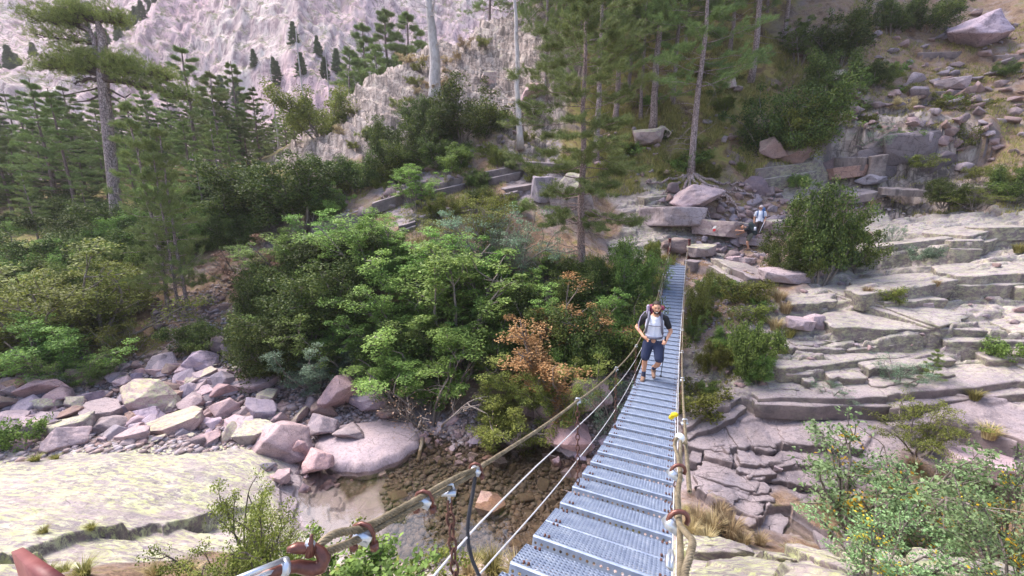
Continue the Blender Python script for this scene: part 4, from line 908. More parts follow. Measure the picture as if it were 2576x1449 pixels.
# ------------------------------------------------------------------ the flat topped old pine on the left
def old_pine():
    rs = np.random.default_rng(5); p = at(300, 606); H = top_h(p, 30); k = H/15.5
    e = empty('pine_tree', (p[0], p[1], p[2] - .2)); tag(e, 'tall old pine with bare pinkish trunk and two flat layered crowns on the left', 'pine tree')
    tr = MB(); cr = MB(); dw = MB()
    def W(px, py, dy=0.):      # picture position at the tree's own distance
        q = ptY(px, py, p[1] + dy); return q - np.array([p[0], p[1], p[2] - .2])
    T = np.array([W(302, 612), W(296, 560), W(288, 480), W(277, 380), W(267, 280), W(260, 205), W(256, 180)])
    tr.tube(T, [.44, .33, .31, .30, .29, .28, .25], 14)
    tr.tube(np.array([W(258, 185), W(258, 150), W(260, 110), W(252, 75), W(246, 55)]), [.27, .22, .22, .2, .12], 9)
    tr.tube(np.array([W(252, 150, -.2), W(240, 130), W(238, 100), W(225, 78), W(205, 62)]), [.14, .13, .13, .12, .08], 8)
    for a, b in (((300, 600), (265, 640)), ((302, 604), (330, 640)), ((300, 606), (290, 660)), ((298, 604), (245, 655)), ((303, 602), (345, 625))):
        tr.tube(np.array([W(*a), (W(*a)+W(*b))/2 + rs.normal(0, .15, 3), W(*b, -.4)]), [.2, .13, .06], 6)
    tr.build('trunk', M_PBARK, e, True)
    def limb(a, b, r, sag, n, zr, up=.5, dens=34, side=1.0):
        A = W(*a); B = W(*b); m = (A+B)/2 + np.array([0, rs.uniform(-.4, .4), sag]); u = np.linspace(0, 1, 9)[:, None]
        P = A*(1-u)**2 + 2*m*u*(1-u) + B*u**2 + rs.normal(0, .05, (9, 3)); tr2.tube(P, np.linspace(r, .03, 9), 6)
        tp = []; td = []
        for i in range(dens):
            q = P[rs.integers(2, 9)] + rs.normal(0, .1, 3); d = unit(np.array([rs.normal(0, 1)*.8 + np.sign((B-A)[0])*.5, rs.normal(0, 1)*side, rs.uniform(.1, .7)]))
            d[2] *= .55; S_ = curve(q, d, rs.uniform(.35, .95), 4, rs, .2, .03); tr2.tube(S_, [.025, .018, .012, .008, .005], 4, False)
            c = S_[[2, 3, 3, 4, 4]] + rs.normal(0, .16, (5, 3)); 
            for w_ in range(2): tp.append(c + rs.normal(0, .20, c.shape)*np.array([1, 1, .22]) + (0, 0, .06)); td.append(np.tile([0, 0, .9], (5, 1)) + d*.3)
        needles(cr, np.concatenate(tp), np.concatenate(td), .17, .010, 14, rs, .7)
    tr2 = MB()
    limb((262, 200), (450, 240), .20, .25, 0, 0, dens=64); limb((262, 195), (410, 195), .12, .45, 0, 0, dens=60); limb((262, 190), (330, 165), .1, .3, 0, 0, dens=46)
    limb((255, 190), (105, 175), .14, .35, 0, 0, dens=62); limb((255, 186), (150, 160), .10, .3, 0, 0, dens=50); limb((258, 185), (230, 150), .08, .3, 0, 0, dens=36); limb((260, 188), (300, 152), .08, .3, 0, 0, dens=40)
    limb((255, 200), (185, 215), .14, .3, 0, 0, dens=10); limb((420, 228), (480, 256), .05, .05, 0, 0, dens=10); limb((225, 78), (95, 52), .08, .2, 0, 0, dens=50); limb((215, 68), (130, 40), .07, .2, 0, 0, dens=46)
    limb((246, 60), (300, 50), .07, .15, 0, 0, dens=44); limb((240, 60), (190, 28), .07, .1, 0, 0, dens=42); limb((246, 62), (215, 30), .06, .1, 0, 0, dens=30)
    limb((236, 110), (110, 92), .06, .1, 0, 0, dens=32); limb((238, 125), (150, 125), .05, 0, 0, 0, dens=16)
    for a, b in (((262, 230), (340, 300)), ((262, 235), (175, 258)), ((262, 215), (160, 240)), ((262, 218), (330, 235)), ((240, 95), (205, 110))):
        P = np.array([W(*a), (W(*a)+W(*b))/2 + rs.normal(0, .2, 3), W(*b)]); tr2.tube(P, [.07, .05, .02], 5)
    tr2.build('branches', M_DBARK, e, True); cr.build('crown', L_BIGP, e)
old_pine()
def base(px, py, Y=None): return onY(px, Y) if Y else at(px, py, True)
def tree(px, py, top, key, label, cat='pine tree', name='pine_tree', Y=None, group=None, ws=1., tilt=(0, 0), leafm=None):
    p = base(px, py, Y); H = top_h(p, top); return plant(key, name, p, H, label, cat, group, None, ws, tilt, .15, leafm)
TR = [
 (1093,256,-170,'bareA','thick bare pale trunk with dead stubs rising from the dark shrubs on the crag',34,2.1),
 (1308,372,-190,'bareB','slim grey pine trunk with many bare dead branches in front of the crag',None,1.5),
 (1466,706,-60,'pineF','leafy pine with drooping boughs standing just left of the far end of the bridge',None,1.),
 (1497,445,-190,'pineH0','pine with crown directly behind the drooping pine left of the bridge',28,1.),
 (1548,314,-230,'pineH1','short looking pine trunk between the drooping pine and the thick scaly trunk',None,1.),
 (1643,334,-330,'pineH0','thick scaly pine trunk above the two round boulders',None,1.05),
 (1690,262,-280,'pineH1','slim pine trunk just behind and right of the thick scaly trunk',None,.8),
 (1735,446,-200,'pineH1','pine with exposed twisting roots above the far end of the bridge',None,1.),
 (1889,208,-360,'pineH0','straight pine trunk on the grassy slope above the pale boulder',None,1.05),
 (1972,100,-360,'pineH1','upper pine trunk at the top edge beside the straight grassy slope pine',None,.9),
 (1790,40,-330,'pineH0','pine at the top edge behind the crown of the exposed root pine',None,.9),
 (1400,200,-200,'pineH1','pine on the crag edge right of the slim grey trunk',36,1.),
 (1600,150,-260,'pineH0','pine standing far back between the slim and thick trunks',37,1.),
 (1230,60,-220,'pineA1','pine on the ridge top right of the thick bare trunk',46,1.),
 (1835,120,-330,'pineH1','slim pine on the grassy slope between the straight pine and the exposed root pine',35,.8),
 (2028,90,-330,'pineH0','pine at the top edge above the slim leafy tree',38,.9),(1580,250,-260,'pineH1','slender pine between the thick scaly trunk and the short looking trunk',33,.7),(1372,300,-230,'pineH0','slender pine just right of the slim grey trunk on the crag',33,.7),
 (1455,300,-240,'pineH1','slender pale trunk left of the pines behind the drooping pine',34,.65),(1612,290,-300,'pineH1','thin pine left of the thick scaly trunk',31,.55),(1725,200,-330,'pineH1','thin pine high between the slim trunk and the grassy slope pine',36,.65),(1930,130,-330,'pineH0','thin pine beside the upper pine trunk',37,.65),
 (1440,120,-200,'pineA2','pine high behind the drooping pine crown',40,1.),
 (424,786,236,'pineL0','left stem of the three young pines growing together above the eroded bank',None,.7),
 (452,790,330,'pineL1','middle stem of the three young pines growing together above the eroded bank',None,.65),
 (474,780,300,'pineL2','right stem of the three young pines growing together above the eroded bank',None,.7),
 (40,640,270,'pineA0','dark conifer at the left edge with drooping layers',31,1.),
 (146,610,190,'pineA1','dark layered pine left of the tall old pine',31,1.),
 (196,600,215,'pineA2','slim dark pine just left of the old pine trunk',30,1.),
 (100,640,430,'pineL2','young light pine at the foot of the dark layered pine',26,1.),
 (235,640,460,'pineL0','thin young pine left of the old pine foot',27,1.),
 (345,600,330,'pineA3','dark pine just right of the old pine trunk',33,1.),
 (500,560,105,'pineA0','tallest soft green pine behind the three young pines',36,1.15),
 (560,560,170,'pineL1','light green pine right of the tallest soft green pine',35,1.2),
 (612,560,150,'pineA3','broad green pine behind the dark evergreen thicket',38,1.1),
 (655,560,210,'pineA1','green pine right of the broad green pine',38,1.),
 (560,640,300,'pineL2','light pine with bare lower stem in front of the green pines',29,1.),
 (400,560,230,'pineA2','pine behind the left young pine stems',38,1.),
 (520,650,380,'pineL0','young pine between the three stems and the evergreen thicket',26,1.),
 (716,560,436,'pineS0','small thin pine standing in the dark thicket',26,1.),
 (668,560,380,'pineS1','small pale pine left of the small thin pine',27,1.),
 (745,420,250,'pineL1','young pine at the left end of the open scree slope',36,.9),
 (2340,965,868,'pineS0','young bright pine growing from the right hand ledges',None,1.),
 (703,330,150,'bareB','dead white snag left of the ridge',44,1.),(777,260,70,'bareB','taller dead snag nearer the ridge',46,1.),(842,250,110,'bareB','thin dead snag behind the orange green ridge shrubs',48,.8),
 (930,190,50,'pineA0','pine on the far side of the ridge left of the thick bare trunk',52,1.2),(985,190,8,'pineA3','tallest pine behind the ridge left of the thick bare trunk',53,1.2),
 (1035,170,20,'pineA2','pine behind the ridge nearest the thick bare trunk',52,1.2),(890,215,110,'pineL0','small pine low behind the ridge',51,1.2),(960,190,100,'pineL1','light young pine in front of the tallest ridge pine',49,1.2),
]
for (px, py, top, key, lab, Y, ws) in TR:
    n_ = 'pine_tree'; c_ = 'pine tree'
    if 'snag' in lab or 'bare pale' in lab: n_ = 'dead_tree'; c_ = 'dead tree'
    tree(px, py, top, key, lab, c_, n_, Y, None, ws)
# the wood on the left beyond, trees nothing tells apart
for k in range(88):
    px = -60 + 9.5*k + R.uniform(-14, 14); Y = R.uniform(29, 50); top = R.uniform(200, 330) + (40 if px > 620 else 0)
    if 640 < px: Y = R.uniform(42, 52)
    p = onY(px, Y); H = max(5., top_h(p, top + (60 if Y < 38 else 0))); plant(R.choice(['pineA0', 'pineA1', 'pineA2', 'pineA3', 'pineL1', 'pineL2']), 'pine_tree', p, min(H, 17), 'green pine deep in the wood behind the tall old pine', 'pine tree', 'pines of the wood on the left', None, 1.1, (0, 0), .3, R.choice([None, L_PINEL, L_PINED, None]))
for k in range(16):
    px = 1330 + 46*k + R.uniform(-15, 15); Y = R.uniform(38, 47); p = onY(px, Y)
    plant(R.choice(['pineA0', 'pineH0', 'pineA2', 'pineH1']), 'pine_tree', p, R.uniform(11, 16), 'pine in the upper wood at the top edge of the picture', 'pine tree', 'pines of the upper wood', None, 1.1, (0, 0), .3)
def mp(px, Y):
    x = (px-1288)/FPX*Y
    for _ in range(8): z = float(mount_h(np.array([[x]]), np.array([[Y*1.]]))[0, 0]); x = (px-1288)/FPX*(Y*CP - z*SP)
    return x, Y, z
for k, (px, Y) in enumerate([(330,128),(350,124),(370,130),(390,126),(410,132),(345,112),(300,118),(380,118),(430,136),(320,108),(360,104),(300,100),(20,104),(50,100),(5,96),(90,108),(250,112),(270,104),(230,98),(0,90),(30,88),(60,92),(450,140),(400,142),
                             (640,86),(690,84),(740,86),(800,84),(850,82),(600,80),(560,82),(700,78),(760,76),(820,78),(880,80)]):
    plant('farfir', 'fir_tree', mp(px, Y), R.uniform(3, 5.5), 'small dark conifer far off on the pink mountain side', 'conifer', 'conifers of the far mountain side', None, 1.1, (0, 0), .5)
# shrubs and leafy trees: centre x, foot y, top y, kind, width factor, label, (forward distance)
BU = [
 (1165,345,196,'dark1',1.2,'wide dark shrub on the crag right of the thick bare trunk',0,0),(1085,380,262,'dark0',1.1,'dark shrub at the foot of the thick bare trunk',0,0),(1005,430,292,'dark1',1.,'dark grey green shrub left of the bare trunk foot',0,0),
 (965,370,300,'dark2',1.2,'bright topped dark shrub on the scree slope',0,0),(1140,436,342,'dark2',1.3,'olive dark cone shaped shrub on the scree',0,L_MID),(905,480,372,'dark1',1.2,'olive green shrub at the left foot of the crag',0,0),(860,455,392,'dark0',1.,'small dark shrub at the scree foot',0,0),
 (1060,330,240,'dark0',1.1,'shrub between the bare trunk and the scree slope',0,0),(1100,420,330,'dark1',1.2,'mixed green shrub below the bare trunk',0,0),
 (690,540,392,'dark1',1.3,'very dark broad evergreen above the brown dry shrub',0,0),(765,560,384,'dark0',1.3,'very dark evergreen beside the small thin pine',0,0),(820,545,452,'dark1',1.,'rounded mid green evergreen left of the scree track',0,L_MID),(620,560,420,'dark2',1.4,'dark evergreen left of the broad evergreen thicket',0,0),
 (570,630,540,'dark0',.8,'low dark evergreen behind the three young pines',0,0),(600,620,520,'dark1',.9,'low dark evergreen left of the brown dry shrub',0,0),
 (812,262,205,'dark1',1.,'orange green shrub on the ridge by the dead snags',36,L_OLIVE),
 (742,705,540,'maple0',1.,'fresh green leafy tree right of the brown dry shrub',0,0),(845,680,560,'dark2',1.4,'dark slim evergreens behind the fresh leafy trees',0,0),(700,790,650,'dark1',1.,'dark evergreen below the brown dry shrub',0,0),(650,830,690,'dark0',.7,'dark evergreen at the left end of the thicket above the stones',0,0),
 (640,910,760,'dark1',.7,'dark olive bush above the dark grey boulders',0,0),(705,955,790,'dark0',1.0,'large dark green bush at the lower left of the thicket',0,0),(810,975,830,'maple1',.9,'grey green leafy bush above the large rounded boulder',0,L_BLUE),(770,880,720,'dark1',1.1,'dark bush in the middle of the left thicket',0,0),
 (850,840,640,'dark0',1.2,'dark tall bush between the fresh green tree and the central maple',0,0),(900,930,760,'maple1',1.1,'mid green maple spreading low in the thicket',0,0),(950,700,480,'maple0',1.,'green maple standing left of the yellow topped maple',0,0),
 (1050,520,404,'maple2',1.1,'small fresh maple below the cone shaped shrub',0,0),(1110,740,528,'maple0',1.1,'maple with a few yellow leaves at its top',0,0),(1250,690,480,'thin1',1.,'sparse grey twigged tree in the upper middle',0,0),(1335,700,540,'thin1',.9,'thin leafy sapling left of the pine trunk foot',0,0),(1200,620,470,'thin0',1.2,'sparse olive tree before the long bare rock',0,0),
 (1160,870,600,'maple2',1.15,'bright green maple in the centre of the thicket',0,0),(1030,860,630,'maple0',1.,'mid green maple beside the small orange tree',0,0),(1000,980,820,'maple0',1.3,'light green maple low over the brown twigs',0,0),(1120,1010,800,'maple2',1.1,'drooping light maple above the broad pale slab',0,0),
 (1240,930,740,'maple0',1.1,'shaded green maple left of the orange tree',0,0),(1350,880,700,'dark0',1.1,'dark bush behind the orange tree',0,0),(1330,1000,850,'maple1',1.1,'yellow green bush drooping over the stream',0,L_YG),(1400,1060,880,'maple1',.8,'yellow green bush right below the orange tree',0,L_YG),
 (1250,1110,930,'maple0',.9,'yellow green bush with ochre tips above the pebble bank',0,L_OLIVE),(1470,960,800,'dark0',1.,'dark leafy bush right of the orange tree',0,0),(1550,930,720,'dark1',.9,'dark bush left of the walking hiker',0,0),(1580,760,590,'dark0',.7,'grass green dense bush behind the pine foot',0,L_MID),
 (1640,760,640,'maple1',.5,'fresh bush touching the left cables of the bridge',0,L_FRESH),(1590,880,740,'maple1',.6,'mid green bush beside the bridge above the hiker head',0,0),(1640,655,590,'dark2',.6,'olive bush at the left red post',0,L_OLIVE),(1755,830,668,'dark0',.42,'olive yellow bush right of the bridge',0,L_YG),
 (1745,860,770,'maple1',.4,'fresh bush hugging the right edge of the bridge',0,0),(1790,930,850,'dark1',.6,'low olive shrub on the earthy bank by the bridge',0,L_OLIVE),(1550,1080,930,'thin1',1.,'grey green leafy shrub under the left cables',0,0),(1520,720,620,'dark1',.8,'dark shrub around the pine foot',0,0),(1440,770,650,'dark0',1.1,'dark shrub behind the orange tree top',0,0),
 (1388,1000,704,'ora0',.85,'orange leaved autumn tree left of the walking hiker',0,0),(1010,800,700,'ora0',.9,'small rusty orange tree among the maples',0,0),(642,730,594,'ora0',1.05,'dry brown pink leaved tree at the left end of the thicket',0,L_BROWN),
 (870,1010,930,'twig0',1.4,'tangle of bare brown twigs above the large rounded boulder',0,0),(1080,1060,900,'twig0',1.5,'leafless brown twig bush behind the pebble bank',0,0),(1180,700,560,'twig0',1.2,'bare grey twig bush in the upper thicket',0,0),(1020,1040,960,'twig0',1.4,'low brown brushwood above the broad slab',0,0),
 (60,900,600,'maple1',1.,'yellow tinged olive tree at the left edge',0,L_OLIVE),(215,880,640,'thin0',1.2,'grey olive bush left of the eroded bank',0,0),(140,955,735,'maple0',.9,'bright green leafy tree at the left rubble edge',0,0),(225,970,850,'maple1',.8,'green leafy bush right of the bright tree over the rubble',0,0),
 (10,820,620,'maple1',1.1,'yellowing leafy bush at the far left',0,L_YG),(320,910,790,'thin0',.8,'thin olive bush above the rubble bed',0,0),(350,780,640,'thin0',.8,'spreading olive branches left of the three young pines',0,0),(495,885,790,'dark2',1.1,'small dark shrub in front of the eroded bank',0,0),
 (120,860,700,'dark1',1.2,'dark shaded bush between the left leafy trees',0,L_OLIVE),(300,800,690,'thin0',1.3,'olive bush below the old pine roots',0,0),(-60,960,700,'maple1',1.,'leafy bush cut by the left edge of the picture',0,L_OLIVE),
 (46,1120,1040,'small0',.8,'small dense dark green shrub between pink boulders at lower left',0,L_MID),
 (2062,700,440,'dark0',.66,'large dense evergreen right of the hikers',0,0),(1990,700,560,'dark1',.7,'low evergreen at the foot of the large evergreen',0,0),(2110,670,520,'dark2',.9,'evergreen growing on the right side of the large evergreen',0,0),
 (1880,760,690,'small1',1.2,'olive shrub on the path wall',0,0),(1800,740,690,'small0',1.2,'green shrub left of the olive shrub on the path wall',0,0),(1885,950,776,'dark2',.6,'upright young evergreen on the earthy bank',0,L_MID),(1905,960,880,'dark0',.9,'low evergreen at the foot of the upright young evergreen',0,L_MID),
 (1960,400,190,'dark1',.85,'big dark shrub on the grassy slope left of the cliff',0,0),(2010,400,230,'dark0',.9,'olive topped shrub joined to the big dark shrub',0,L_OLIVE),(2075,250,120,'dark1',1.,'dark shrub high on the slope behind the small slim tree',0,0),(2110,160,20,'dark0',1.1,'dark shrub at the top of the slope',0,0),
 (2008,160,30,'maple2',.8,'slim leafy tree with forked pale stem',0,L_MID),(2195,222,140,'dark2',.9,'dark cone shrub on the stony slope',0,0),(2130,260,180,'maple1',.9,'fresh green shrub beside the pale rounded boulder',0,0),(2240,80,-20,'dark0',1.,'dark bush at the top edge on the right slope',0,0),(2330,80,-30,'dark1',1.1,'bush at the top edge left of the perched boulder',0,0),
 (2400,290,236,'small1',1.5,'low green shrub on the open right slope',0,0),(2370,515,440,'dark0',1.2,'dark shrub on the ledge right of the cave like cliff',0,0),(2450,520,460,'thin0',1.3,'brown green shrub on the right ledge top',0,0),(2560,500,400,'dark1',1.,'dark shrub at the right edge on the ledge top',0,0),
 (2200,380,300,'thin1',1.1,'pale sapling before the dark cliff',0,0),(2090,330,270,'small0',1.4,'green shrub over the stones above the cliff',0,0),(2010,470,430,'small0',1.2,'tiny green shrub in the rock wall',0,0),
 (2237,620,545,'thin1',.5,'spindly grey green sapling on the smooth slab',0,0),(2325,650,610,'small0',1.1,'small grey green shrub under the slab edge',0,L_BLUE),(2250,960,880,'thin1',1.1,'pale grey green shrub on the ledges left of the young pine',0,0),(2240,760,710,'small1',1.,'small tufted shrub on the middle ledge',0,0),
 (2310,1130,985,'thin0',1.,'ferny olive shrub over the lower ledges',0,0),(2520,900,840,'small0',.9,'small green shrub on the right ledge face',0,L_MID),(1760,1040,960,'small1',1.3,'olive shrub on the ledge beside the bridge',0,0),(1780,990,950,'small0',1.,'fresh small shrub right of the bridge',0,0),(2090,1000,950,'thin1',1.3,'grey green low shrub on the dark ledge',0,0),
 (2150,1330,985,'yel0',.85,'leafy branches with yellow leaves arching over the lower right ledges',0,0),(2340,1400,1110,'yel0',.7,'leafy tree with yellow leaves in the lower right corner region',0,0),(2520,1400,1080,'yel0',.6,'leafy tree with yellow leaves at the right edge',0,0),(2200,1440,1230,'yel0',.9,'low leafy branches above the near right slab',0,0),
 (2560,1480,1200,'yel0',.8,'leaves cut by the right edge at the bottom corner',0,0),
 (632,1500,1185,'thin0',.62,'feathery olive shrub before the near lichen slab left of the hook',0,0),(700,1500,1290,'thin0',.8,'ochre green shrub below the still pool',0,L_OLIVE),(860,1520,1395,'small0',1.6,'green shrub under the near cable hook',0,0),(560,1520,1400,'thin0',1.2,'grey olive shrub at the bottom edge below the slab',0,0),(960,1520,1400,'small1',1.4,'green shrub at the bottom edge under the near cable',0,0),
]
for k, (cx0, fy, ty, key, ws, lab, Y, lm) in enumerate(BU):
    p = base(cx0, fy, Y or None); H = top_h(p, ty); nm = 'shrub'; ct = 'shrub'
    if H > 2.6 and key[:3] in ('map', 'ora', 'thi', 'yel') : nm = 'leafy_tree'; ct = 'tree'
    plant(key, nm, p, H, lab, ct, None, None, ws, (0, 0), .12*H**.5, lm or None)
# undergrowth filling the thickets
def fill(n, poly, keys, smin, smax, label, group, lms=(None,)):
    P = np.array(poly, float); k = 0
    while k < n:
        a, b, c = P[R.sample(range(len(P)), 3)]; u, v = R.random(), R.random()
        if u+v > 1: u, v = 1-u, 1-v
        px, py = a + (b-a)*u + (c-a)*v; p = at(px, py, True); plant(R.choice(keys), 'shrub', p, R.uniform(smin, smax), label, 'shrub', group, None, R.uniform(1., 1.4), (0, 0), .2, R.choice(lms)); k += 1
fill(46, [(640,700),(900,620),(1540,700),(1560,900),(1400,1000),(760,920),(680,840)], ['dark0','maple0','maple1','maple2','dark2'], 1.3, 2.6, 'green bush of the shaded thicket left of the bridge', 'bushes of the thicket', (None, L_MID, L_FRESH, None))
fill(60, [(-60,480),(640,480),(660,600),(480,640),(300,650),(-60,780)], ['dark0','dark1','dark2'], 1.3, 2.8, 'dark bush under the pines of the left wood', 'undergrowth of the left wood', (L_DARK, L_DARK, L_MID))
fill(22, [(-60,760),(300,720),(330,860),(-60,890)], ['maple1','dark1','thin0'], 1.4, 2.6, 'olive bush behind the rubble bed on the left', 'bushes behind the rubble bed', (L_OLIVE, L_MID, L_OLIVE))
fill(26, [(860,420),(1330,260),(1500,420),(1300,560),(900,600)], ['dark0','small1','small0','dark1'], .6, 1.6, 'low shrub among the rocks of the middle slope', 'shrubs of the middle slope', (None, L_OLIVE, L_MID))
fill(30, [(1500,480),(1500,200),(1950,100),(2100,300),(1900,440),(1650,470)], ['small0','small1','dark0'], .4, 1.3, 'low shrub on the grassy slope between the pines', 'shrubs of the grassy slope', (None, L_OLIVE, L_MID))
fill(34, [(2050,260),(2100,20),(2576,40),(2576,480),(2420,480),(2150,300)], ['small0','small1','dark1'], .4, 1.2, 'low shrub on the stony right slope', 'shrubs of the right slope', (None, L_OLIVE, L_MID, L_DRY))
fill(14, [(1750,720),(1930,700),(1900,1000),(1740,1020)], ['small1','small0','dark1'], .4, .9, 'low shrub on the earthy bank right of the bridge', 'shrubs of the earthy bank', (L_OLIVE, L_MID))
fill(22, [(680,320),(1060,60),(1250,120),(1000,320),(760,440)], ['small1','small0'], .4, 1.1, 'low shrub on the open slope below the ridge', 'shrubs of the open slope', (L_OLIVE, L_DRY))
# dry tufts
for k, (px, py, h) in enumerate([(1750,1320,.55),(1790,1340,.6),(1835,1350,.65),(1775,1370,.45),(1870,1370,.4),(1735,1345,.5),(1810,1300,.5)]): plant('dry', 'grass_tuft', at(px, py), h, 'tall dry straw tuft on the near bank right of the bridge', 'grass tuft', 'straw tufts by the bridge', None, 1.3, (0, 0), .03)
for k, (px, py, h) in enumerate([(2180,745,.4),(2240,755,.4),(2170,790,.3),(2130,640,.5),(2110,630,.45),(2350,740,.3),(2450,1010,.4),(1960,760,.6),(1975,790,.6),(1950,830,.6),(1985,850,.5),(2060,690,.4),(2480,1120,.5),(1910,1370,.35),(1990,1395,.3),(1735,1400,.3),(2300,1180,.4),(1960,1000,.4),(2150,935,.3),(2190,520,.5),(2560,640,.5)]):
    plant(R.choice(['dry', 'green']), 'grass_tuft', at(px, py), h, 'ochre grass tuft growing from a crack in the right hand rocks', 'grass tuft', 'tufts in the rock cracks', None, 1.4, (0, 0), .03)
for k, (px, py, h) in enumerate([(160,1440,.14),(210,1445,.18),(120,1449,.15),(1180,1449,.4),(1240,1440,.5),(1300,1449,.5),(1200,1420,.35),(1560,1330,.3),(1600,1340,.3),(110,1340,.14),(230,1330,.14),(90,1160,.25),(140,1155,.2),(450,1030,.3),(800,1449,.4),(480,1449,.2),(390,1449,.2)]):
    plant(R.choice(['dry', 'green', 'green']), 'grass_tuft', at(px, py), h, 'yellow green grass tuft on the near bank rocks', 'grass tuft', 'tufts of the near bank', None, 1.5, (0, 0), .03)
# hillside grass, one mass
def grass(polys):
    mb = MB()
    for poly, cnt, h0, h1 in polys:
        P = np.array([at(px, py, True)[:2] for px, py in poly]); tri = [(P[0], P[i], P[i+1]) for i in range(1, len(P)-1)]; ar = np.array([abs(np.cross(b-a, c-a)) for a, b, c in tri]); ar /= ar.sum()
        T = rng.choice(len(tri), cnt, p=ar); u = rng.random(cnt); v = rng.random(cnt); m = u+v > 1; u[m] = 1-u[m]; v[m] = 1-v[m]; tri = np.array(tri)
        Q = tri[T, 0] + (tri[T, 1]-tri[T, 0])*u[:, None] + (tri[T, 2]-tri[T, 0])*v[:, None]
        keep = fbm(Q[:, 0]*.9, Q[:, 1]*.9, seed=77) > -.12; Q = Q[keep]; z = ground(Q[:, 0], Q[:, 1])
        n = len(Q); per = 7; C0 = np.repeat(np.c_[Q, z], per, 0) + rng.normal(0, .06, (n*per, 3))*np.array([1, 1, 0]); h = rng.uniform(h0, h1, (n*per, 1)); d = unit(rng.normal(0, .45, (n*per, 3)) + np.array([0, 0, 1.])); s = unit(np.cross(d, rng.normal(0, 1, (n*per, 3))))*.014
        mb.add(np.stack([C0-s-(0, 0, .05), C0+s-(0, 0, .05), C0+d*h], 1).reshape(-1, 3), np.arange(3*n*per).reshape(-1, 3))
    return mb.build('grass', L_GRASS)
tag(grass([([(1480,460),(1480,150),(1900,60),(2080,200),(2000,430),(1750,480)], 16000, .15, .45), ([(2000,300),(2150,0),(2700,0),(2700,520),(2400,520),(2100,380)], 7000, .10, .30), ([(1480,820),(1480,640),(1700,640),(1680,800)], 2500, .15, .4),
           ([(850,520),(1000,380),(1330,250),(1450,440),(1250,600),(900,620)], 4500, .10, .25), ([(1740,760),(1950,700),(1960,880),(1760,1000)], 1600, .06, .2), ([(-60,900),(340,860),(340,640),(-60,640)], 2500, .1, .3)]), 'dry ochre and green grass covering the slopes', None, None, 'stuff')
# exposed roots
def roots(lines, label, Yoff=0.):
    mb = MB()
    for L in lines:
        P = []
        for (px, py) in L: q = at(px, py); P.append((q[0], q[1] - .1, q[2] + .10))
        P = np.array(P); u = np.linspace(0, len(P)-1, len(P)*4); P = np.stack([np.interp(u, range(len(P)), P[:, i]) for i in range(3)], 1) + rng.normal(0, .06, (len(u), 3))
        mb.tube(P, np.linspace(.12, .03, len(P)), 7)
    tag(mb.build('tree_roots', M_PBARK, smooth=True), label, 'tree roots')
roots([[(1735,440),(1748,470),(1752,500),(1768,530),(1790,560)],[(1738,440),(1775,470),(1800,478),(1830,486),(1870,492)],[(1740,445),(1790,460),(1820,470),(1850,468),(1880,455)],[(1730,445),(1705,465),(1680,480),(1660,500)],[(1730,448),(1720,480),(1712,500)],[(1800,478),(1820,500),(1835,520)],[(1840,478),(1870,488),(1900,510)],[(1752,500),(1760,530),(1775,555),(1800,580)],[(1800,478),(1830,500),(1850,530),(1855,560)],[(1870,470),(1910,478),(1935,470)],[(1725,450),(1690,455),(1650,470),(1620,468)],[(1760,470),(1790,500),(1815,515),(1860,520)],[(1735,455),(1725,500),(1735,530)]], 'pale twisting roots spread over the rocks below the root pine')
roots([[(300,608),(280,625),(258,640),(250,655)],[(302,610),(295,640),(280,665),(275,685)],[(305,608),(330,620),(350,628)],[(300,612),(310,635),(318,655)]], 'pale roots hanging over the undercut below the tall old pine')
# driftwood
p1, p2 = at(1064, 1095), at(1052, 1165); mb = MB().tube([(p1[0], p1[1], p1[2]+.10), ((p1[0]+p2[0])/2+.03, (p1[1]+p2[1])/2, (p1[2]+p2[2])/2+.12), (p2[0], p2[1], p2[2]+.08)], [.055, .07, .06], 8)
tag(mb.build('driftwood_log', mat_bark('driftwood', (.30,.24,.17), (.48,.40,.29), (.62,.54,.42), 12., False), smooth=True), 'pale bare log lying along the edge of the broad slab', 'log')
p1, p2 = at(-20, 935), at(110, 925); mb = MB().tube([(p1[0], p1[1], p1[2]+.3), ((p1[0]+p2[0])/2, (p1[1]+p2[1])/2, (p1[2]+p2[2])/2+.3), (p2[0], p2[1], p2[2]+.25)], [.16, .15, .12], 9)
tag(mb.build('driftwood_log', M_WOOD, smooth=True), 'grey fallen trunk lying behind the rubble at the left edge', 'log')
print('plants', round(time.time() - T0, 1))
# ------------------------------------------------------------------ suspension bridge
BA = .414984; BF = np.array([sin(BA), cos(BA)]); BR = np.array([cos(BA), -sin(BA)]); B0 = np.array([.315546, 1.542805])
def bz(s):
    s = np.asarray(s, float); z = -1.895863 - .414073*s + .024193*s*s - .000334*s**3
    return np.where(s < 0, -1.895863 - .414073*np.maximum(s, -1.6)*(1 + np.maximum(s, -1.6)*.30), z)
def bp(s, lat, h=0.): q = B0 + BF*s + BR*lat; return np.array([q[0], q[1], float(bz(s)) + h])
def brpt(px, py, lat):
    d = ray(px, py); T = (lat + B0 @ BR)/(d[:2] @ BR); return d*T
t = NT('galvanised steel'); o = t.obj(); n = t.noise(o, 9, 6, .7)
M_GALV = t.done(t.bsdf(t.ramp(n, [(.3, (.15,.19,.29)), (.5, (.23,.28,.39)), (.7, (.32,.37,.47))]), .45, t.bump(n, .15, .004), .35, .5))
t = NT('rusty iron'); n = t.noise(t.obj(), 40, 6, .7); M_RUST = t.done(t.bsdf(t.ramp(n, [(.3, (.06,.028,.022)), (.5, (.12,.055,.042)), (.7, (.20,.11,.085))]), .75, t.bump(n, .5, .004)))
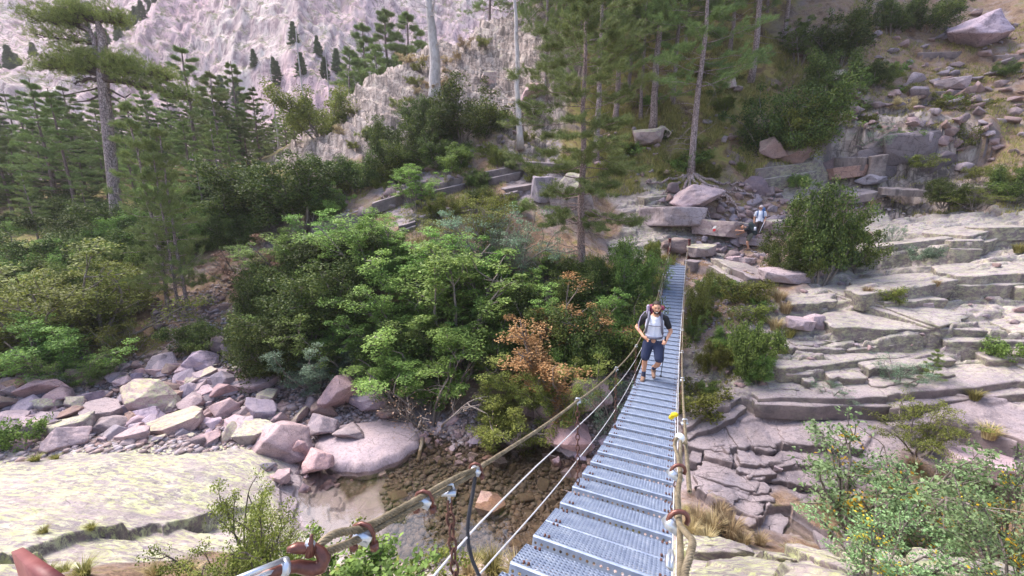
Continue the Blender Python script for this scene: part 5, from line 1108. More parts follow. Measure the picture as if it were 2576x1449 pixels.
t = NT('red painted steel'); n = t.noise(t.obj(), 14, 6, .7); M_RED = t.done(t.bsdf(t.ramp(n, [(.3, (.10,.030,.032)), (.5, (.17,.050,.050)), (.7, (.24,.09,.085))]), .5, t.bump(n, .3, .004)))
t = NT('brown glossy steel'); n = t.noise(t.obj(), 30, 6, .7); M_BRN = t.done(t.bsdf(t.ramp(n, [(.3, (.09,.035,.028)), (.55, (.17,.065,.05)), (.75, (.26,.13,.10))]), .32, None, .3, .5))
t = NT('steel rope'); n = t.noise(t.obj(), 25, 6, .7); M_ROPE = t.done(t.bsdf(t.ramp(n, [(.3, (.10,.085,.055)), (.5, (.22,.18,.12)), (.7, (.34,.29,.21))]), .55, None, .3))
t = NT('bright wire'); M_WIRE = t.done(t.bsdf((.80,.80,.84), .35, None, .4, .6))
t = NT('polished steel'); M_STEEL = t.done(t.bsdf((.62,.66,.74), .3, None, .7))
t = NT('black rope'); M_BLACK = t.done(t.bsdf((.05,.05,.06), .6))
bridge = empty('suspension_bridge', bp(0, 0)); bridge.rotation_euler = (0, 0, 0)
tag(bridge, 'narrow suspension footbridge with perforated steel treads crossing the gorge', 'footbridge')
def part(mb, name, mat, smooth=False, label=None, par=None):
    for v in mb.v: v -= np.array(bridge.location)
    o = mb.build(name, mat, par or bridge, smooth)
    if label: o['label'] = label
    return o
# one tread: holes punched in the top and round holes in both lips
def tread_mesh():
    mb = MB(); nx, ny, W, D, Hh = 32, 8, .85, .27, .07
    cw, cd = W/nx, (D-.02)/ny; V = []; F = []
    for i in range(nx):
        for j in range(ny):
            x0, y0 = -W/2 + i*cw, .01 + j*cd; x1, y1 = x0+cw, y0+cd; a, b = .0050, .0055
            k = len(V); V += [(x0,y0,0),(x1,y0,0),(x1,y1,0),(x0,y1,0),(x0+a,y0+b,.004),(x1-a,y0+b,.004),(x1-a,y1-b,.004),(x0+a,y1-b,.004),(x0+a,y0+b,-.004),(x1-a,y0+b,-.004),(x1-a,y1-b,-.004),(x0+a,y1-b,-.004)]
            for q in range(4):
                r = (q+1) % 4; F += [(k+q, k+r, k+4+r, k+4+q), (k+4+q, k+4+r, k+8+r, k+8+q)]
    mb.add(V, F)
    for yy, sg in ((0., 1), (D, -1)):
        V = [(-W/2, yy+.01*sg, 0), (W/2, yy+.01*sg, 0), (W/2, yy, -.008), (-W/2, yy, -.008)]; mb.add(V, [(0, 1, 2, 3)])
        m = 20; cw = W/m; V = []; F = []
        for i in range(m):
            x0 = -W/2 + i*cw; k = len(V); cx1 = x0+cw/2; cz1 = -.04; o_ = [(x0,-.008),(cx1,-.008),(x0+cw,-.008),(x0+cw,cz1),(x0+cw,-Hh),(cx1,-Hh),(x0,-Hh),(x0,cz1)]
            V += [(a, yy, b) for a, b in o_]; V += [(cx1 + .0095*cos(3*pi/4 - q*pi/4), yy, cz1 + .0095*sin(3*pi/4 - q*pi/4)) for q in range(8)]
            F += [(k+q, k+(q+1) % 8, k+8+(q+1) % 8, k+8+q) for q in range(8)]
        mb.add(V, F); mb.box((0, yy + .012*sg, -Hh-.002), (W, .024, .004))
    for sx in (-1, 1): mb.box((sx*(W/2-.001), D/2, -.035), (.004, D-.004, .066))
    return mb
tm = tread_mesh(); nfa = sum(len(f) for f in tm.f)
for sx in (-1, 1):
    for dx in (0, .028):
        for yy in (.035, .235): tm.tube([(sx*.355+dx, yy, 0), (sx*.355+dx, yy, .016)], .008, 6)
tme = tm.mesh('tread', M_GALV); tme.materials.append(M_RUST); mi = np.zeros(len(tme.polygons), np.int32); mi[nfa:] = 1; tme.polygons.foreach_set('material_index', mi)
ss = [0.]; 
while len(ss) < 420:
    sl = -.414073 + 2*.024193*ss[-1] - 3*.000334*ss[-1]**2; ss.append(ss[-1] + .1*.409876/math.sqrt(1+sl*sl))
TS = [ss[10*k] for k in range(3, 42)]; c3 = TS[0]
while TS[-1] < 21.0:
    sl = -.414073 + 2*.024193*TS[-1] - 3*.000334*TS[-1]**2; TS.append(TS[-1] + .409876/math.sqrt(1+sl*sl))
TS = [c3-1.72, c3-1.34, c3-.99, c3-.62, c3-.37] + TS
for k, s in enumerate(TS):
    o = link('tread', tme, bridge); sl = math.atan(float(bz(s+.25) - bz(s))/.25)
    o.location = Vector(bp(s, 0)) - bridge.location; o.rotation_euler = (sl, 0, -BA)
    o.rotation_euler = (Matrix.Rotation(-BA, 3, 'Z') @ Matrix.Rotation(sl, 3, 'X')).to_euler()
sv = np.linspace(-1.6, 21.6, 90)
for lt in (-.36, .36): part(MB().tube([bp(s, lt, -.085) for s in sv], .013, 6), 'deck_cable', M_ROPE, True)
HM = ([-1.3,-1,-.2,1.55,3.76,6.4,8.1,13,18,21.3], [.66,.65,.69,.83,.90,.87,.88,.84,.92,1.02])
HA = ([-1.6,-.6,.5,1.7,3.85,6.6,8.5,13,21.4], [.30,.36,.50,.58,.63,.56,.52,.50,.55]); HB = ([-1.6,-.2,1.1,1.7,4,6,10,21.4], [.10,.14,.20,.23,.24,.22,.22,.24])
LL, LR = -.42, .44
def rope(P, r, twist=.075, strands=6, sides=5):
    P = np.asarray(P, float); d = np.r_[0, np.cumsum(np.linalg.norm(np.diff(P, axis=0), axis=1))]; n = int(d[-1]/.008)+4; u = np.linspace(0, d[-1], n)
    Q = np.stack([np.interp(u, d, P[:, i]) for i in range(3)], 1)
    for _ in range(6): Q[1:-1] = (Q[:-2] + Q[2:] + 2*Q[1:-1])/4
    T = unit(np.gradient(Q, axis=0)); A = unit(np.cross(T, (0, 0, 1.))); B = np.cross(T, A); mb = MB()
    for k in range(strands):
        a = (u/twist*2*pi + k*2*pi/strands)[:, None]; mb.tube(Q + (A*np.cos(a) + B*np.sin(a))*r*.66, r*.37, sides)
    return mb
def hl(tab, s): return float(np.interp(s, tab[0], tab[1]))
for lt in (LL, LR):
    s0 = .45 if lt < 0 else .2
    part(rope([bp(s, lt, hl(HM, s)) for s in np.linspace(s0, 6.5, 40)], .011), 'main_cable', M_ROPE, True)
    part(MB().tube([bp(s, lt, hl(HM, s)) for s in np.linspace(6.5, 21.45, 50)], .011, 7), 'main_cable', M_ROPE, True)
    for tab in (HA, HB): part(MB().tube([bp(s, lt*(1. if lt < 0 else .93), hl(tab, s)) for s in np.linspace(-1.5, 21.4, 90)], .0048, 6), 'guard_wire', M_WIRE, True)
def chain(p, q, ll=.052, r=.0052):
    p = np.array(p); q = np.array(q); L = np.linalg.norm(q-p); n = max(2, int(L/ll)); d = (q-p)/L; mb = MB(); u = unit(np.cross(d, (0.3, 1, 0))); w_ = np.cross(d, u)
    for k in range(n):
        c = p + d*(k+.5)*L/n; s_ = u if k % 2 else w_; hl_ = L/n*.5 + r*1.3; a = np.linspace(0, 2*pi, 13)
        mb.tube([c + d*hl_*cos(x)*(1.0) + s_*.016*sin(x) for x in a], r, 5, False)
    return mb
for s in (-.43, 1.6, 3.83, 6.45, 8.8, 11.2, 13.6, 16., 18.4, 20.6):
    for lt in (LL, LR):
        if s < 0 and lt > 0: continue
        g = part(chain(bp(s, lt, hl(HM, s)-.05), bp(s, lt*.93, -.03)), 'hanger_chain', M_RUST, True)
        c = bp(s, lt, hl(HM, s)); mb = MB(); mb.tube([c + np.array([.02, 0, .005]), c + np.array([.016, 0, .024]), c + np.array([-.016, 0, .024]), c + np.array([-.02, 0, .005])], .005, 5); mb.box(c - np.array([0, 0, .012]), (.055, .025, .014)); mb.tube([c - np.array([0, 0, .01]), c - np.array([0, 0, .055])], .006, 5)
        part(mb, 'cable_clamp', M_STEEL, True)
        b_ = bp(s, lt*.93, -.02); part(MB().box(b_, (.03, .05, .03)).tube([b_ + np.array([0, 0, -.02]), b_ + np.array([0, 0, .04])], .012, 6), 'chain_bracket', M_RUST)
# doubled rope, clamps, hook and turnbuckle at the near left end
up = [(792,1386),(806,1366),(835,1345),(870,1336),(905,1333),(960,1306),(1060,1250),(1120,1215),(1165,1192),(1200,1180)]
dn = [(812,1392),(850,1378),(912,1352),(985,1308),(1062,1266),(1120,1232),(1165,1207),(1202,1187)]
A_ = [brpt(a, b, LL) for a, b in up]; B_ = [brpt(a, b, LL) for a, b in dn]; e_ = bp(.45, LL, hl(HM, .45))
part(rope(A_ + [e_], .0105), 'cable_end_loop', M_ROPE, True); part(rope(B_, .0105), 'cable_end_loop', M_ROPE, True)
for (a, b, sc) in ((912,1345,1.),(1066,1258,1.),(1196,1182,.9)):
    c = brpt(a, b, LL); mb = MB(); mb.box(c + np.array([0, 0, -.004]), (.05*sc, .03*sc, .03*sc), Matrix.Rotation(.5, 3, 'Y')); part(mb, 'cable_clamp', M_STEEL)
    mb = MB(); P = [c + np.array([x*sc, 0, z*sc]) for x, z in ((-.028, -.045), (-.028, .005), (-.02, .028), (0, .036), (.02, .028), (.03, .005), (.03, -.05))]; mb.tube(P, .0065*sc, 7)
    for x in (-.028, .03): mb.tube([c + np.array([x*sc, 0, -.028*sc]), c + np.array([x*sc, 0, -.046*sc])], .013*sc, 6)
    part(mb, 'clamp_bolt', M_BRN, True)
P = [ptY(*q) for q in ((640,1462,.71),(690,1437,.735),(716,1428,.75),(750,1424,.765),(786,1432,.775),(808,1424,.785),(816,1404,.79),(806,1388,.795),(790,1376,.795),(782,1366,.795))]
part(MB().tube(P, [.016,.015,.013,.014,.017,.018,.016,.013,.010,.006], 10), 'cable_hook', M_BRN, True)
part(MB().tube([ptY(722,1383,.76), ptY(745,1378,.77), ptY(775,1379,.785), ptY(792,1384,.79)], [.006,.012,.012,.010], 8), 'hook_tongue', M_BRN, True)
part(MB().tube([ptY(779,1398,.775), ptY(781,1372,.78), ptY(784,1345,.785)], [.011,.008,.003], 7), 'hook_pin', M_BRN, True)
part(MB().tube([ptY(778,1376,.785), ptY(780,1366,.785), ptY(784,1360,.79)], .012, 8), 'thimble', M_STEEL, True)
mb = MB()
for dy in (-9, 9): mb.tube([ptY(560,1480+dy,.66), ptY(640,1447+dy,.70), ptY(712,1418+dy,.745)], .006, 6)
mb.tube([ptY(706,1430,.742), ptY(722,1424,.752)], .021, 8); part(mb, 'turnbuckle', M_STEEL, True)
P = [brpt(a, b, LL) for a, b in ((1197,1186),(1190,1235),(1180,1290),(1176,1330),(1178,1370),(1188,1410),(1206,1450),(1230,1480))]
part(rope(P, .009, .05), 'slack_rope', M_BLACK, True)
# right hand near end: doubled rope with clamps
def rp(px, py, Y): return ptY(px, py, Y)
P = [rp(1722,1470,.62), rp(1722,1440,.66), rp(1738,1390,.72), rp(1744,1360,.78), rp(1725,1340,.84), rp(1708,1318,.92), rp(1706,1290,1.), rp(1702,1240,1.2), rp(1712,1200,1.35), rp(1706,1150,1.55), rp(1696,1120,1.75), rp(1700,1104,1.85), rp(1710,1100,1.9)]
part(rope(P, .0085), 'cable_end_loop', M_ROPE, True)
P = [rp(1712,1470,.62), rp(1712,1400,.74), rp(1710,1330,.92), rp(1706,1240,1.2), rp(1712,1190,1.38), rp(1712,1110,1.85), bp(1.0, LR, hl(HM, 1.0)), bp(1.6, LR, hl(HM, 1.6))]
part(rope(P, .008), 'main_cable', M_ROPE, True)
for a, b, Y in ((1706,1308,.95),(1706,1185,1.38)):
    c = rp(a, b, Y); P = [c + np.array([.028*cos(x), 0, .028*sin(x)]) for x in np.linspace(-.5, 3.6, 9)]; part(MB().tube(P, .007, 7), 'clamp_bolt', M_BRN, True)
    part(MB().box(c - np.array([.01, 0, .02]), (.06, .03, .028), Matrix.Rotation(.7, 3, 'Y')), 'cable_clamp', M_STEEL)
c = rp(1710,1101,1.88); part(MB().ell(c, (.026, .026, .026)), 'rope_cap', NT('x').m if False else M_WIRE, True)
c = rp(1697,1043,2.5); t = NT('yellow tape'); M_YT = t.done(t.bsdf((.75,.55,.02), .6))
part(MB().ell(c, (.028, .018, .018), 7, 5).ell(c + np.array([-.02, 0, -.02]), (.022, .006, .02), 6, 4), 'yellow_tape', M_YT)
P = [rp(1688,1385,.76), rp(1680,1400,.74), rp(1679,1425,.72), rp(1688,1432,.715), rp(1692,1405,.74), rp(1689,1386,.757)]; part(MB().tube(P, .005, 6), 'snap_hook', M_STEEL, True)
for lt in (-.47, .50):
    q = bp(21.55, lt, 0); mb = MB(); Rz = Matrix.Rotation(-BA, 3, 'Z')
    for dx in (-.06, .06): mb.box(q + np.array([0, 0, .45]) + np.array(Rz @ Vector((dx, 0, 0))), (.014, .13, 1.5), Rz)
    mb.box(q + np.array([0, 0, .45]), (.11, .014, 1.5), Rz); mb.box(q + np.array([0, 0, 1.21]), (.17, .17, .03), Rz); part(mb, 'anchor_post', M_RED)
# near left post head, cut by the corner of the picture
zc = -.62
def onz(px, py, z): d = ray(px, py); return d*(z/d[2])
tp = [onz(28,1388,zc), onz(58,1376,zc), onz(185,1462,zc), onz(120,1480,zc)]
v = np.array(tp + [q - np.array([0, 0, .5]) for q in tp]); mb = MB().add(v, [(3,2,1,0),(0,1,5,4),(1,2,6,5),(2,3,7,6),(3,0,4,7)]); part(mb, 'anchor_post', M_RED)
# concrete and stone landing at the near end, flat threshold stone at the far end
q = bp(22.1, 0, -.09); o = put_rock('threshold_stone', SLAB[1], M_LAV, (q[0]+.2, q[1], q[2]-.2), (1.9, 1.4, .5), -BA, (0, 0), .5); o.location = (q[0]+.2, q[1]+.1, q[2]-.18); tag(o, 'flat threshold stone between the two far red posts', 'stone')
# little wooden sign boards beside the far end
c = at(1578, 560, True); t = NT('weathered board'); n = t.noise(t.map(t.obj(), (2, 2, 14)), 3, 6, .6); M_BOARD = t.done(t.bsdf(t.ramp(n, [(.35, (.34,.27,.24)), (.65, (.56,.47,.44))]), .85))
e = empty('sign_board', (c[0], c[1], c[2])); tag(e, 'small weathered wooden boards on short stakes below the drooping pine', 'sign')
for k, (zz, wd_) in enumerate(((.62, 1.0), (.30, .9))):
    link('board', MB().box((0, 0, zz), (wd_, .03, .22), Matrix.Rotation(-.18, 3, 'Y')).mesh('board', M_BOARD), e)
for sx in (-.35, .35): link('stake', MB().box((sx, .03, .3), (.06, .05, .9)).mesh('stake', M_BOARD), e)
print('bridge', round(time.time() - T0, 1))
# ------------------------------------------------------------------ people
def evalmesh(o):
    dg = bpy.context.evaluated_depsgraph_get(); dg.update(); ev = o.evaluated_get(dg); me = bpy.data.meshes.new_from_object(ev); return me
def chains(spec, sub=1):
    """chains of (x, y, z, radius): tapered limbs with round joints, later fused into one surface by remeshed()"""
    mb = MB()
    for ch in spec:
        P = np.array([p[:3] for p in ch], float); r = np.array([p[3] for p in ch], float)
        for i in range(len(P)):
            mb.ell(P[i], (r[i],)*3, 12, 8)
            if i:
                d = np.linalg.norm(P[i]-P[i-1])
                if d > 1e-4: u = np.linspace(0, 1, max(3, int(d/.02)+2))[:, None]; mb.tube(P[i-1]*(1-u) + P[i]*u, (r[i-1]*(1-u) + r[i]*u)[:, 0], 12)
    return mb.mesh('chain')
def mesh_arr(me):
    v = np.zeros(len(me.vertices)*3); me.vertices.foreach_get('co', v); return v.reshape(-1, 3), [tuple(p.vertices) for p in me.polygons]
def remeshed(name, meshes, vox, mat, parent, smooth=3):
    bm = bmesh.new()
    for m in meshes: bm.from_mesh(m)
    me = bpy.data.meshes.new('t'); bm.to_mesh(me); bm.free(); o = bpy.data.objects.new('t', me); COL.objects.link(o)
    r = o.modifiers.new('r', 'REMESH'); r.mode = 'VOXEL'; r.voxel_size = vox
    if smooth: s_ = o.modifiers.new('s', 'SMOOTH'); s_.factor = .5; s_.iterations = smooth
    out = evalmesh(o); bpy.data.objects.remove(o); out.materials.clear(); out.materials.append(mat); out.name = name
    for p in out.polygons: p.use_smooth = True
    return link(name, out, parent)
def flat(name, col, rough=.8, sc=60):
    t = NT(name); n = t.noise(t.obj(), sc, 4, .6); return t.done(t.bsdf(t.mix(t.ramp(n, [(.35, .35), (.65, 0.)]), col, tuple(a*.72 for a in col)), rough, t.bump(t.noise(t.obj(), 9, 3, .5), .5, .03)))
SK = flat('skin tanned', (.56,.30,.20), .55); HAIR = flat('dark hair', (.035,.022,.018), .6); WHT = flat('white shirt', (.72,.74,.86)); BLK = flat('black cloth', (.02,.02,.025)); NAVY = flat('navy cloth', (.03,.04,.09))
GRY = flat('grey strap cloth', (.14,.14,.19)); PUR = flat('maroon pack cloth', (.22,.045,.09)); LIL = flat('lilac pack cloth', (.42,.36,.50)); BOOT = flat('brown boot leather', (.24,.15,.11)); SOCK = flat('dark sock', (.05,.06,.11)); EYE = flat('eye dark', (.02,.015,.015), .3); LIP = flat('teeth', (.75,.70,.66), .4)
DKT = flat('dark brown trousers', (.07,.05,.05)); CAPM = flat('pale cap', (.55,.48,.50)); BLUP = flat('blue pack cloth', (.06,.14,.34)); BLKP = flat('black pack cloth', (.03,.045,.05)); OLV = flat('olive shorts', (.11,.11,.09))
def headmesh(c, tilt=(0, 0, 0), s=1.):
    mb = MB(); th = np.linspace(0, pi, 25); ph = np.linspace(0, 2*pi, 33)[:-1]; TH, PH = np.meshgrid(th, ph, indexing='ij')
    x = np.sin(TH)*np.cos(PH); y = np.sin(TH)*np.sin(PH); z = np.cos(TH)
    X = .077*x*(1 - .22*np.clip(-z, 0, 1)**1.5); Y = .098*y; Z = .118*z
    f = np.clip(y, 0, 1)
    Y = Y + f*(.030*np.exp(-((x/.16)**2 + ((z+.10)/.20)**2)) - .014*np.exp(-(((np.abs(x)-.36)/.18)**2 + ((z-.08)/.12)**2)) + .008*np.exp(-((z-.30)/.15)**2) + .012*np.exp(-((x/.4)**2 + ((z+.85)/.22)**2)) + .006*np.exp(-((x/.3)**2 + ((z+.5)/.12)**2)))
    V = np.stack([X, Y, Z], -1).reshape(-1, 3); n, m = 25, 32
    i = np.arange(n-1)[:, None]*m; j = np.arange(m)[None]; k = (j+1) % m
    mb.add(V, np.stack([i+j, i+m+j, i+m+k, i+k], -1).reshape(-1, 4))
    for sx in (-1, 1): mb.ell((sx*.079, -.005, -.005), (.012, .022, .032), 8, 6)
    mb.ell((0, .118, -.012), (.014, .016, .014), 8, 6)
    M = (Matrix.Rotation(tilt[2], 3, 'Z') @ Matrix.Rotation(tilt[0], 3, 'X') @ Matrix.Rotation(tilt[1], 3, 'Y'))
    Mn = np.array(M)*s
    for v in mb.v: v[:] = v @ Mn.T + np.array(c)
    return mb.mesh('head'), (lambda p: tuple(np.array(p) @ Mn.T + np.array(c)))
def hand(w_, d, side, curl):
    """palm and five unequal fingers; w_ wrist point, d direction of the fingers, side = thumb side, curl = curling direction"""
    w_ = np.array(w_); d = unit(d); side = unit(np.array(side) - d*np.dot(side, d)); c = unit(curl); out = []
    pc = w_ + d*.045; out.append([(*w_, .024), (*pc, .030), (*(w_ + d*.075), .026)])
    for k, L in enumerate((.070, .080, .075, .058)):
        b = w_ + d*.078 + side*(.028 - .019*k); p1 = b + (d*.85 + c*.35)*L*.45; p2 = p1 + (d*.25 + c*.95)*L*.35; p3 = p2 + (-d*.35 + c*.6)*L*.28
        out.append([(*(w_ + d*.045 + side*(.018 - .012*k)), .012), (*b, .0100), (*p1, .0092), (*p2, .0085), (*p3, .0075)])
    b = w_ + d*.02 + side*.026; out.append([(*(w_ + d*.02), .014), (*b, .012), (*(b + side*.02 + d*.03), .010), (*(b + side*.016 + d*.052 + c*.02), .0085)])
    return out
def J(*a): return a
def hiker_main():
    # feet on the deck, facing back along the bridge to the camera
    q = None; best = 1e9
    for s in np.arange(5., 9., .01):
        p = bp(s, -.13); X, Y, dp = toP(p); 
        if abs(Y - 958) < best: best = abs(Y - 958); q = p
    e = empty('person', q, 0); d = -q[:2]/np.linalg.norm(q[:2]); e.rotation_euler = (0, 0, math.atan2(-d[0], d[1])); k = 1.0; e.scale = (k, k, k)
    tag(e, 'bearded man in white shirt with black sleeves and navy shorts walking on the bridge', 'person')
    # local frame: +y towards the viewer, +x the viewer's left, so mirrored names below are the viewer's sides
    def m(ch): return [(-p[0], *p[1:]) for p in ch]      # written with x to the viewer's right
    spec = [[(.0,-.04,1.40,.10),(.0,-.02,1.50,.055),(.01,.0,1.58,.052)]] + [[(x*.06,0,.95,.11),(x*.045,-.01,1.08,.105),(x*.065,-.02,1.25,.11),(x*.08,-.04,1.38,.09)] for x in (-1, 1)] + [
            [(.0,-.04,1.40,.11),(-.19,-.05,1.41,.058),(-.36,-.10,1.16,.042),(-.20,.14,1.03,.028)],
            [(.0,-.04,1.40,.11),(.19,-.05,1.41,.058),(.33,-.06,1.15,.042),(.25,.16,1.02,.028)],
            [(.0,0,.95,.13),(-.10,0,.88,.095),(-.14,.07,.50,.058),(-.145,.03,.36,.056),(-.15,.0,.12,.036),(-.15,.0,.07,.040)],
            [(.0,0,.95,.13),(.10,0,.88,.095),(.14,.16,.53,.058),(.12,.02,.40,.056),(.05,-.22,.24,.036),(.045,-.24,.20,.040)]]
    body = chains([m(c) for c in spec], 2)
    hm, H = headmesh(m([(.015,.03,1.655,0)])[0][:3], (-.12, 0, .12), 1.06)
    hL = chains([m(c) for c in hand((-.20,.14,1.03), (.75,.45,-.35), (.1,.3,.9), (.2,.6,-.4))], 1); hR = chains([m(c) for c in hand((.25,.16,1.02), (-.25,.75,-.3), (-.9,0,.3), (-.5,-.1,-.7))], 1)
    remeshed('body', [body, hm, hL, hR], .0075, SK, e, 2)
    sh = [[(x*.065,0,.97,.118),(x*.055,-.01,1.08,.118),(x*.07,-.015,1.25,.124),(x*.085,-.035,1.385,.100)] for x in (-1, 1)] + [[(0,0,.98,.12),(0,-.01,1.3,.13),(0,-.035,1.40,.105),(0,-.03,1.46,.068)]]
    remeshed('shirt', [chains([m(c) for c in sh], 2), chains([m([(-.09,-.03,1.36,.105),(.0,-.02,1.36,.12),(.09,-.03,1.36,.105)])], 2)], .012, WHT, e)
    for sx in (-1, 1):
        el = (-.36,-.10,1.16) if sx < 0 else (.33,-.06,1.15); a = np.array((sx*.12,-.045,1.425)); b = np.array((sx*.20,-.05,1.41)); c = b + (np.array(el)-b)*.62
        remeshed('sleeve', [chains([m([(*a,.080),(*b,.080),(*((b+c)/2),.068),(*c,.064)])], 2)], .012, BLK, e)
    remeshed('shorts', [chains([[(0,.0,1.0,.115),(0,.005,.90,.118)]], 2), chains([m([(-.05,0,1.0,.115),(-.06,0,.93,.122),(-.10,.005,.84,.118),(-.135,.06,.62,.100),(-.14,.07,.57,.098)]), m([(.05,0,1.0,.115),(.06,0,.93,.122),(.10,.005,.84,.118),(.135,.13,.64,.100),(.14,.150,.59,.098)])], 2)], .012, NAVY, e)
    for ax, ay, az, kx, ky, kz, ft in ((-.15,.0,.07,-.145,.03,.36,0), (.045,-.24,.20,.12,.02,.40,1)):
        a = np.array((ax, ay, az)); b = np.array((kx, ky, kz)); u = unit(b-a)
        remeshed('sock', [chains([m([(*(a), .046), (*(a+u*.07), .044), (*(a+u*.13), .047)])], 1)], .009, SOCK, e)
        if ft == 0: bt = [[(ax,-.05,.055,.047),(ax-.005,.05,.050,.048),(ax-.015,.15,.040,.042)],[(ax,-.02,.11,.052),(ax,.0,.05,.05)]]
        else: bt = [[(ax,-.27,.16,.047),(ax+.01,-.20,.09,.046),(ax+.02,-.13,.045,.040)],[(ax+.003,-.25,.22,.050),(ax+.01,-.23,.13,.05)]]
        remeshed('boot', [chains([m(c) for c in bt], 2)], .010, BOOT, e)
    mb = MB()                                                # hair cap and beard follow the head
    hc = []
    for (p, r) in (((0,-.02,.045),(.083,.098,.088)),): mb.ell((0,0,0), (1,1,1), 20, 14); v = mb.v[-1]; v[:] = v*np.array(r) + np.array(p)
    v = mb.v[0]; keep = ~((v[:, 1] > .045) & (v[:, 2] < .075)); v[~keep] = v[~keep]*np.array([.8, .45, 1]) ; v[:] = np.array([H(a) for a in v]); mb.build('hair', HAIR, e, True)
    mb = MB().ell((0,.040,-.088), (.056,.058,.036), 14, 8); mb.ell((0,.099,-.048), (.026,.010,.007), 8, 5)
    for sx in (-1, 1): mb.ell((sx*.060,.022,-.05), (.018,.030,.045), 8, 6)
    for v in mb.v: v[:] = np.array([H(a) for a in v])
    mb.build('beard', HAIR, e, True)
    mb = MB().ell((0,.106,-.064), (.024,.008,.007), 8, 5)
    for v in mb.v: v[:] = np.array([H(a) for a in v])
    mb.build('teeth', LIP, e, True)
    for sx in (-1, 1):
        mb = MB().ell((sx*.029,.086,.012), (.012,.006,.006), 8, 5).ell((sx*.030,.094,.032), (.020,.006,.005), 8, 5)
        for v in mb.v: v[:] = np.array([H(a) for a in v])
        mb.build('eye', EYE, e, True)
    # backpack with straps, a thing of its own worn by the man
    b = empty('backpack', q, 0); b.rotation_euler = e.rotation_euler; tag(b, 'maroon and lilac trekking backpack worn by the bearded man on the bridge', 'backpack')
    remeshed('pack_body', [chains([m([(0,-.24,1.02,.13),(0,-.27,1.20,.16),(0,-.26,1.40,.15),(0,-.22,1.52,.12)]), m([(-.10,-.25,1.1,.09),(-.13,-.25,1.35,.09)]), m([(.10,-.25,1.1,.09),(.13,-.25,1.35,.09)])], 2)], .015, PUR, b)
    remeshed('pack_lid', [chains([m([(-.13,-.20,1.60,.055),(0,-.20,1.63,.065),(.13,-.20,1.60,.055)])], 2)], .012, PUR, b)
    remeshed('lid_pocket', [chains([m([(-.155,-.15,1.63,.035),(-.15,-.15,1.50,.036),(-.17,-.16,1.36,.035)])], 2)], .010, LIL, b)
    for sx in (-1, 1):
        P = [(sx*.13,-.16,1.50),(sx*.125,-.06,1.525),(sx*.125,.05,1.47),(sx*.135,.125,1.36),(sx*.15,.13,1.24),(sx*.17,.06,1.12),(sx*.17,-.06,1.06)]
        mb = MB(); Pm = np.array([(-x, y, z) for x, y, z in P]); u = np.linspace(0, 6, 30); Pm = np.stack([np.interp(u, range(7), Pm[:, i]) for i in range(3)], 1); mb.tube(Pm, .024, 8); mb.build('shoulder_strap', GRY, b, True)
    mb = MB().tube([(.14,.135,1.295),(.07,.158,1.29),(0,.160,1.285),(-.07,.158,1.29),(-.14,.135,1.295)], .009, 6); mb.build('chest_strap', GRY, b, True)
    a = np.linspace(-.4, pi+.4, 20); mb = MB().tube([(.165*cos(x), .155*sin(x) - .01, 1.02) for x in a], .026, 8); mb.build('hip_belt', GRY, b, True)
    mb = MB().tube([(.14,-.12,1.53),(.22,-.06,1.52),(.29,.0,1.42),(.32,.02,1.28),(.315,.03,1.14),(.29,.04,1.10)], .008, 6); mb.build('drinking_tube', LIL, b, True)
    pl = empty('trekking_pole', q, 0); pl.rotation_euler = e.rotation_euler; tag(pl, 'dark thin trekking pole held in the hand of the bearded man', 'trekking pole')
    MB().tube([(-.225,.22,1.02),(-.215,.20,.60),(-.20,.16,.20)], .008, 6).build('shaft', BLK, pl, True); MB().tube([(-.225,.22,.95),(-.228,.225,1.10)], .017, 8).build('grip', BLK, pl, True); MB().tube([(-.2005,.161,.215),(-.2,.16,.205)], .03, 8).build('basket', BLK, pl)
hiker_main()
def hiker_small(px, py, hpx, pose, spec, label, cloth, Y=None):
    p = at(px, py, True); p = (p[0], p[1], float(ground(np.array([p[0]]), np.array([p[1]]))[0])); H_ = top_h(p, py - hpx); k = H_/spec['h']
    e = empty('person', p); d = -np.array(p[:2])/np.hypot(*p[:2]); e.rotation_euler = (0, 0, math.atan2(-d[0], d[1]) + spec.get('rz', 0)); e.scale = (k, k, k); tag(e, label, 'person')
    return e, p, k
e, p, k = hiker_small(1905, 600, 84, 0, {'h': 1.78}, 'standing hiker in a pale shirt and cap with dark trousers on the rocky path', 0)
def mm(ch): return [(-q[0], *q[1:]) for q in ch]
spec = [[(-.06,0,.95,.10),(-.06,-.02,1.12,.10),(-.07,-.03,1.36,.09)],[(.06,0,.95,.10),(.06,-.02,1.12,.10),(.07,-.03,1.36,.09)],[(0,-.03,1.38,.10),(0,-.01,1.50,.05),(0,0,1.56,.05)],[(0,-.03,1.38,.11),(-.19,-.04,1.40,.055),(-.25,-.05,1.12,.040),(-.24,.03,.90,.028)],[(0,-.03,1.38,.11),(.19,-.04,1.40,.055),(.25,-.03,1.12,.040),(.22,.12,.92,.028)],
        [(0,0,.95,.12),(-.09,0,.85,.09),(-.10,.03,.48,.06),(-.11,0,.08,.04)],[(0,0,.95,.12),(.09,0,.85,.09),(.10,.05,.48,.06),(.12,.06,.08,.04)]]
hm, Hf = headmesh((0, .03, 1.65), (-.2, 0, 0))
remeshed('body', [chains([mm(c) for c in spec], 1), hm, chains([mm(c) for c in hand((-.24,.03,.90), (0,.1,-1), (0,1,0), (1,0,0))], 0), chains([mm(c) for c in hand((.22,.12,.92), (-.1,.3,-1), (0,1,0), (-1,0,0))], 0)], .010, SK, e, 1)
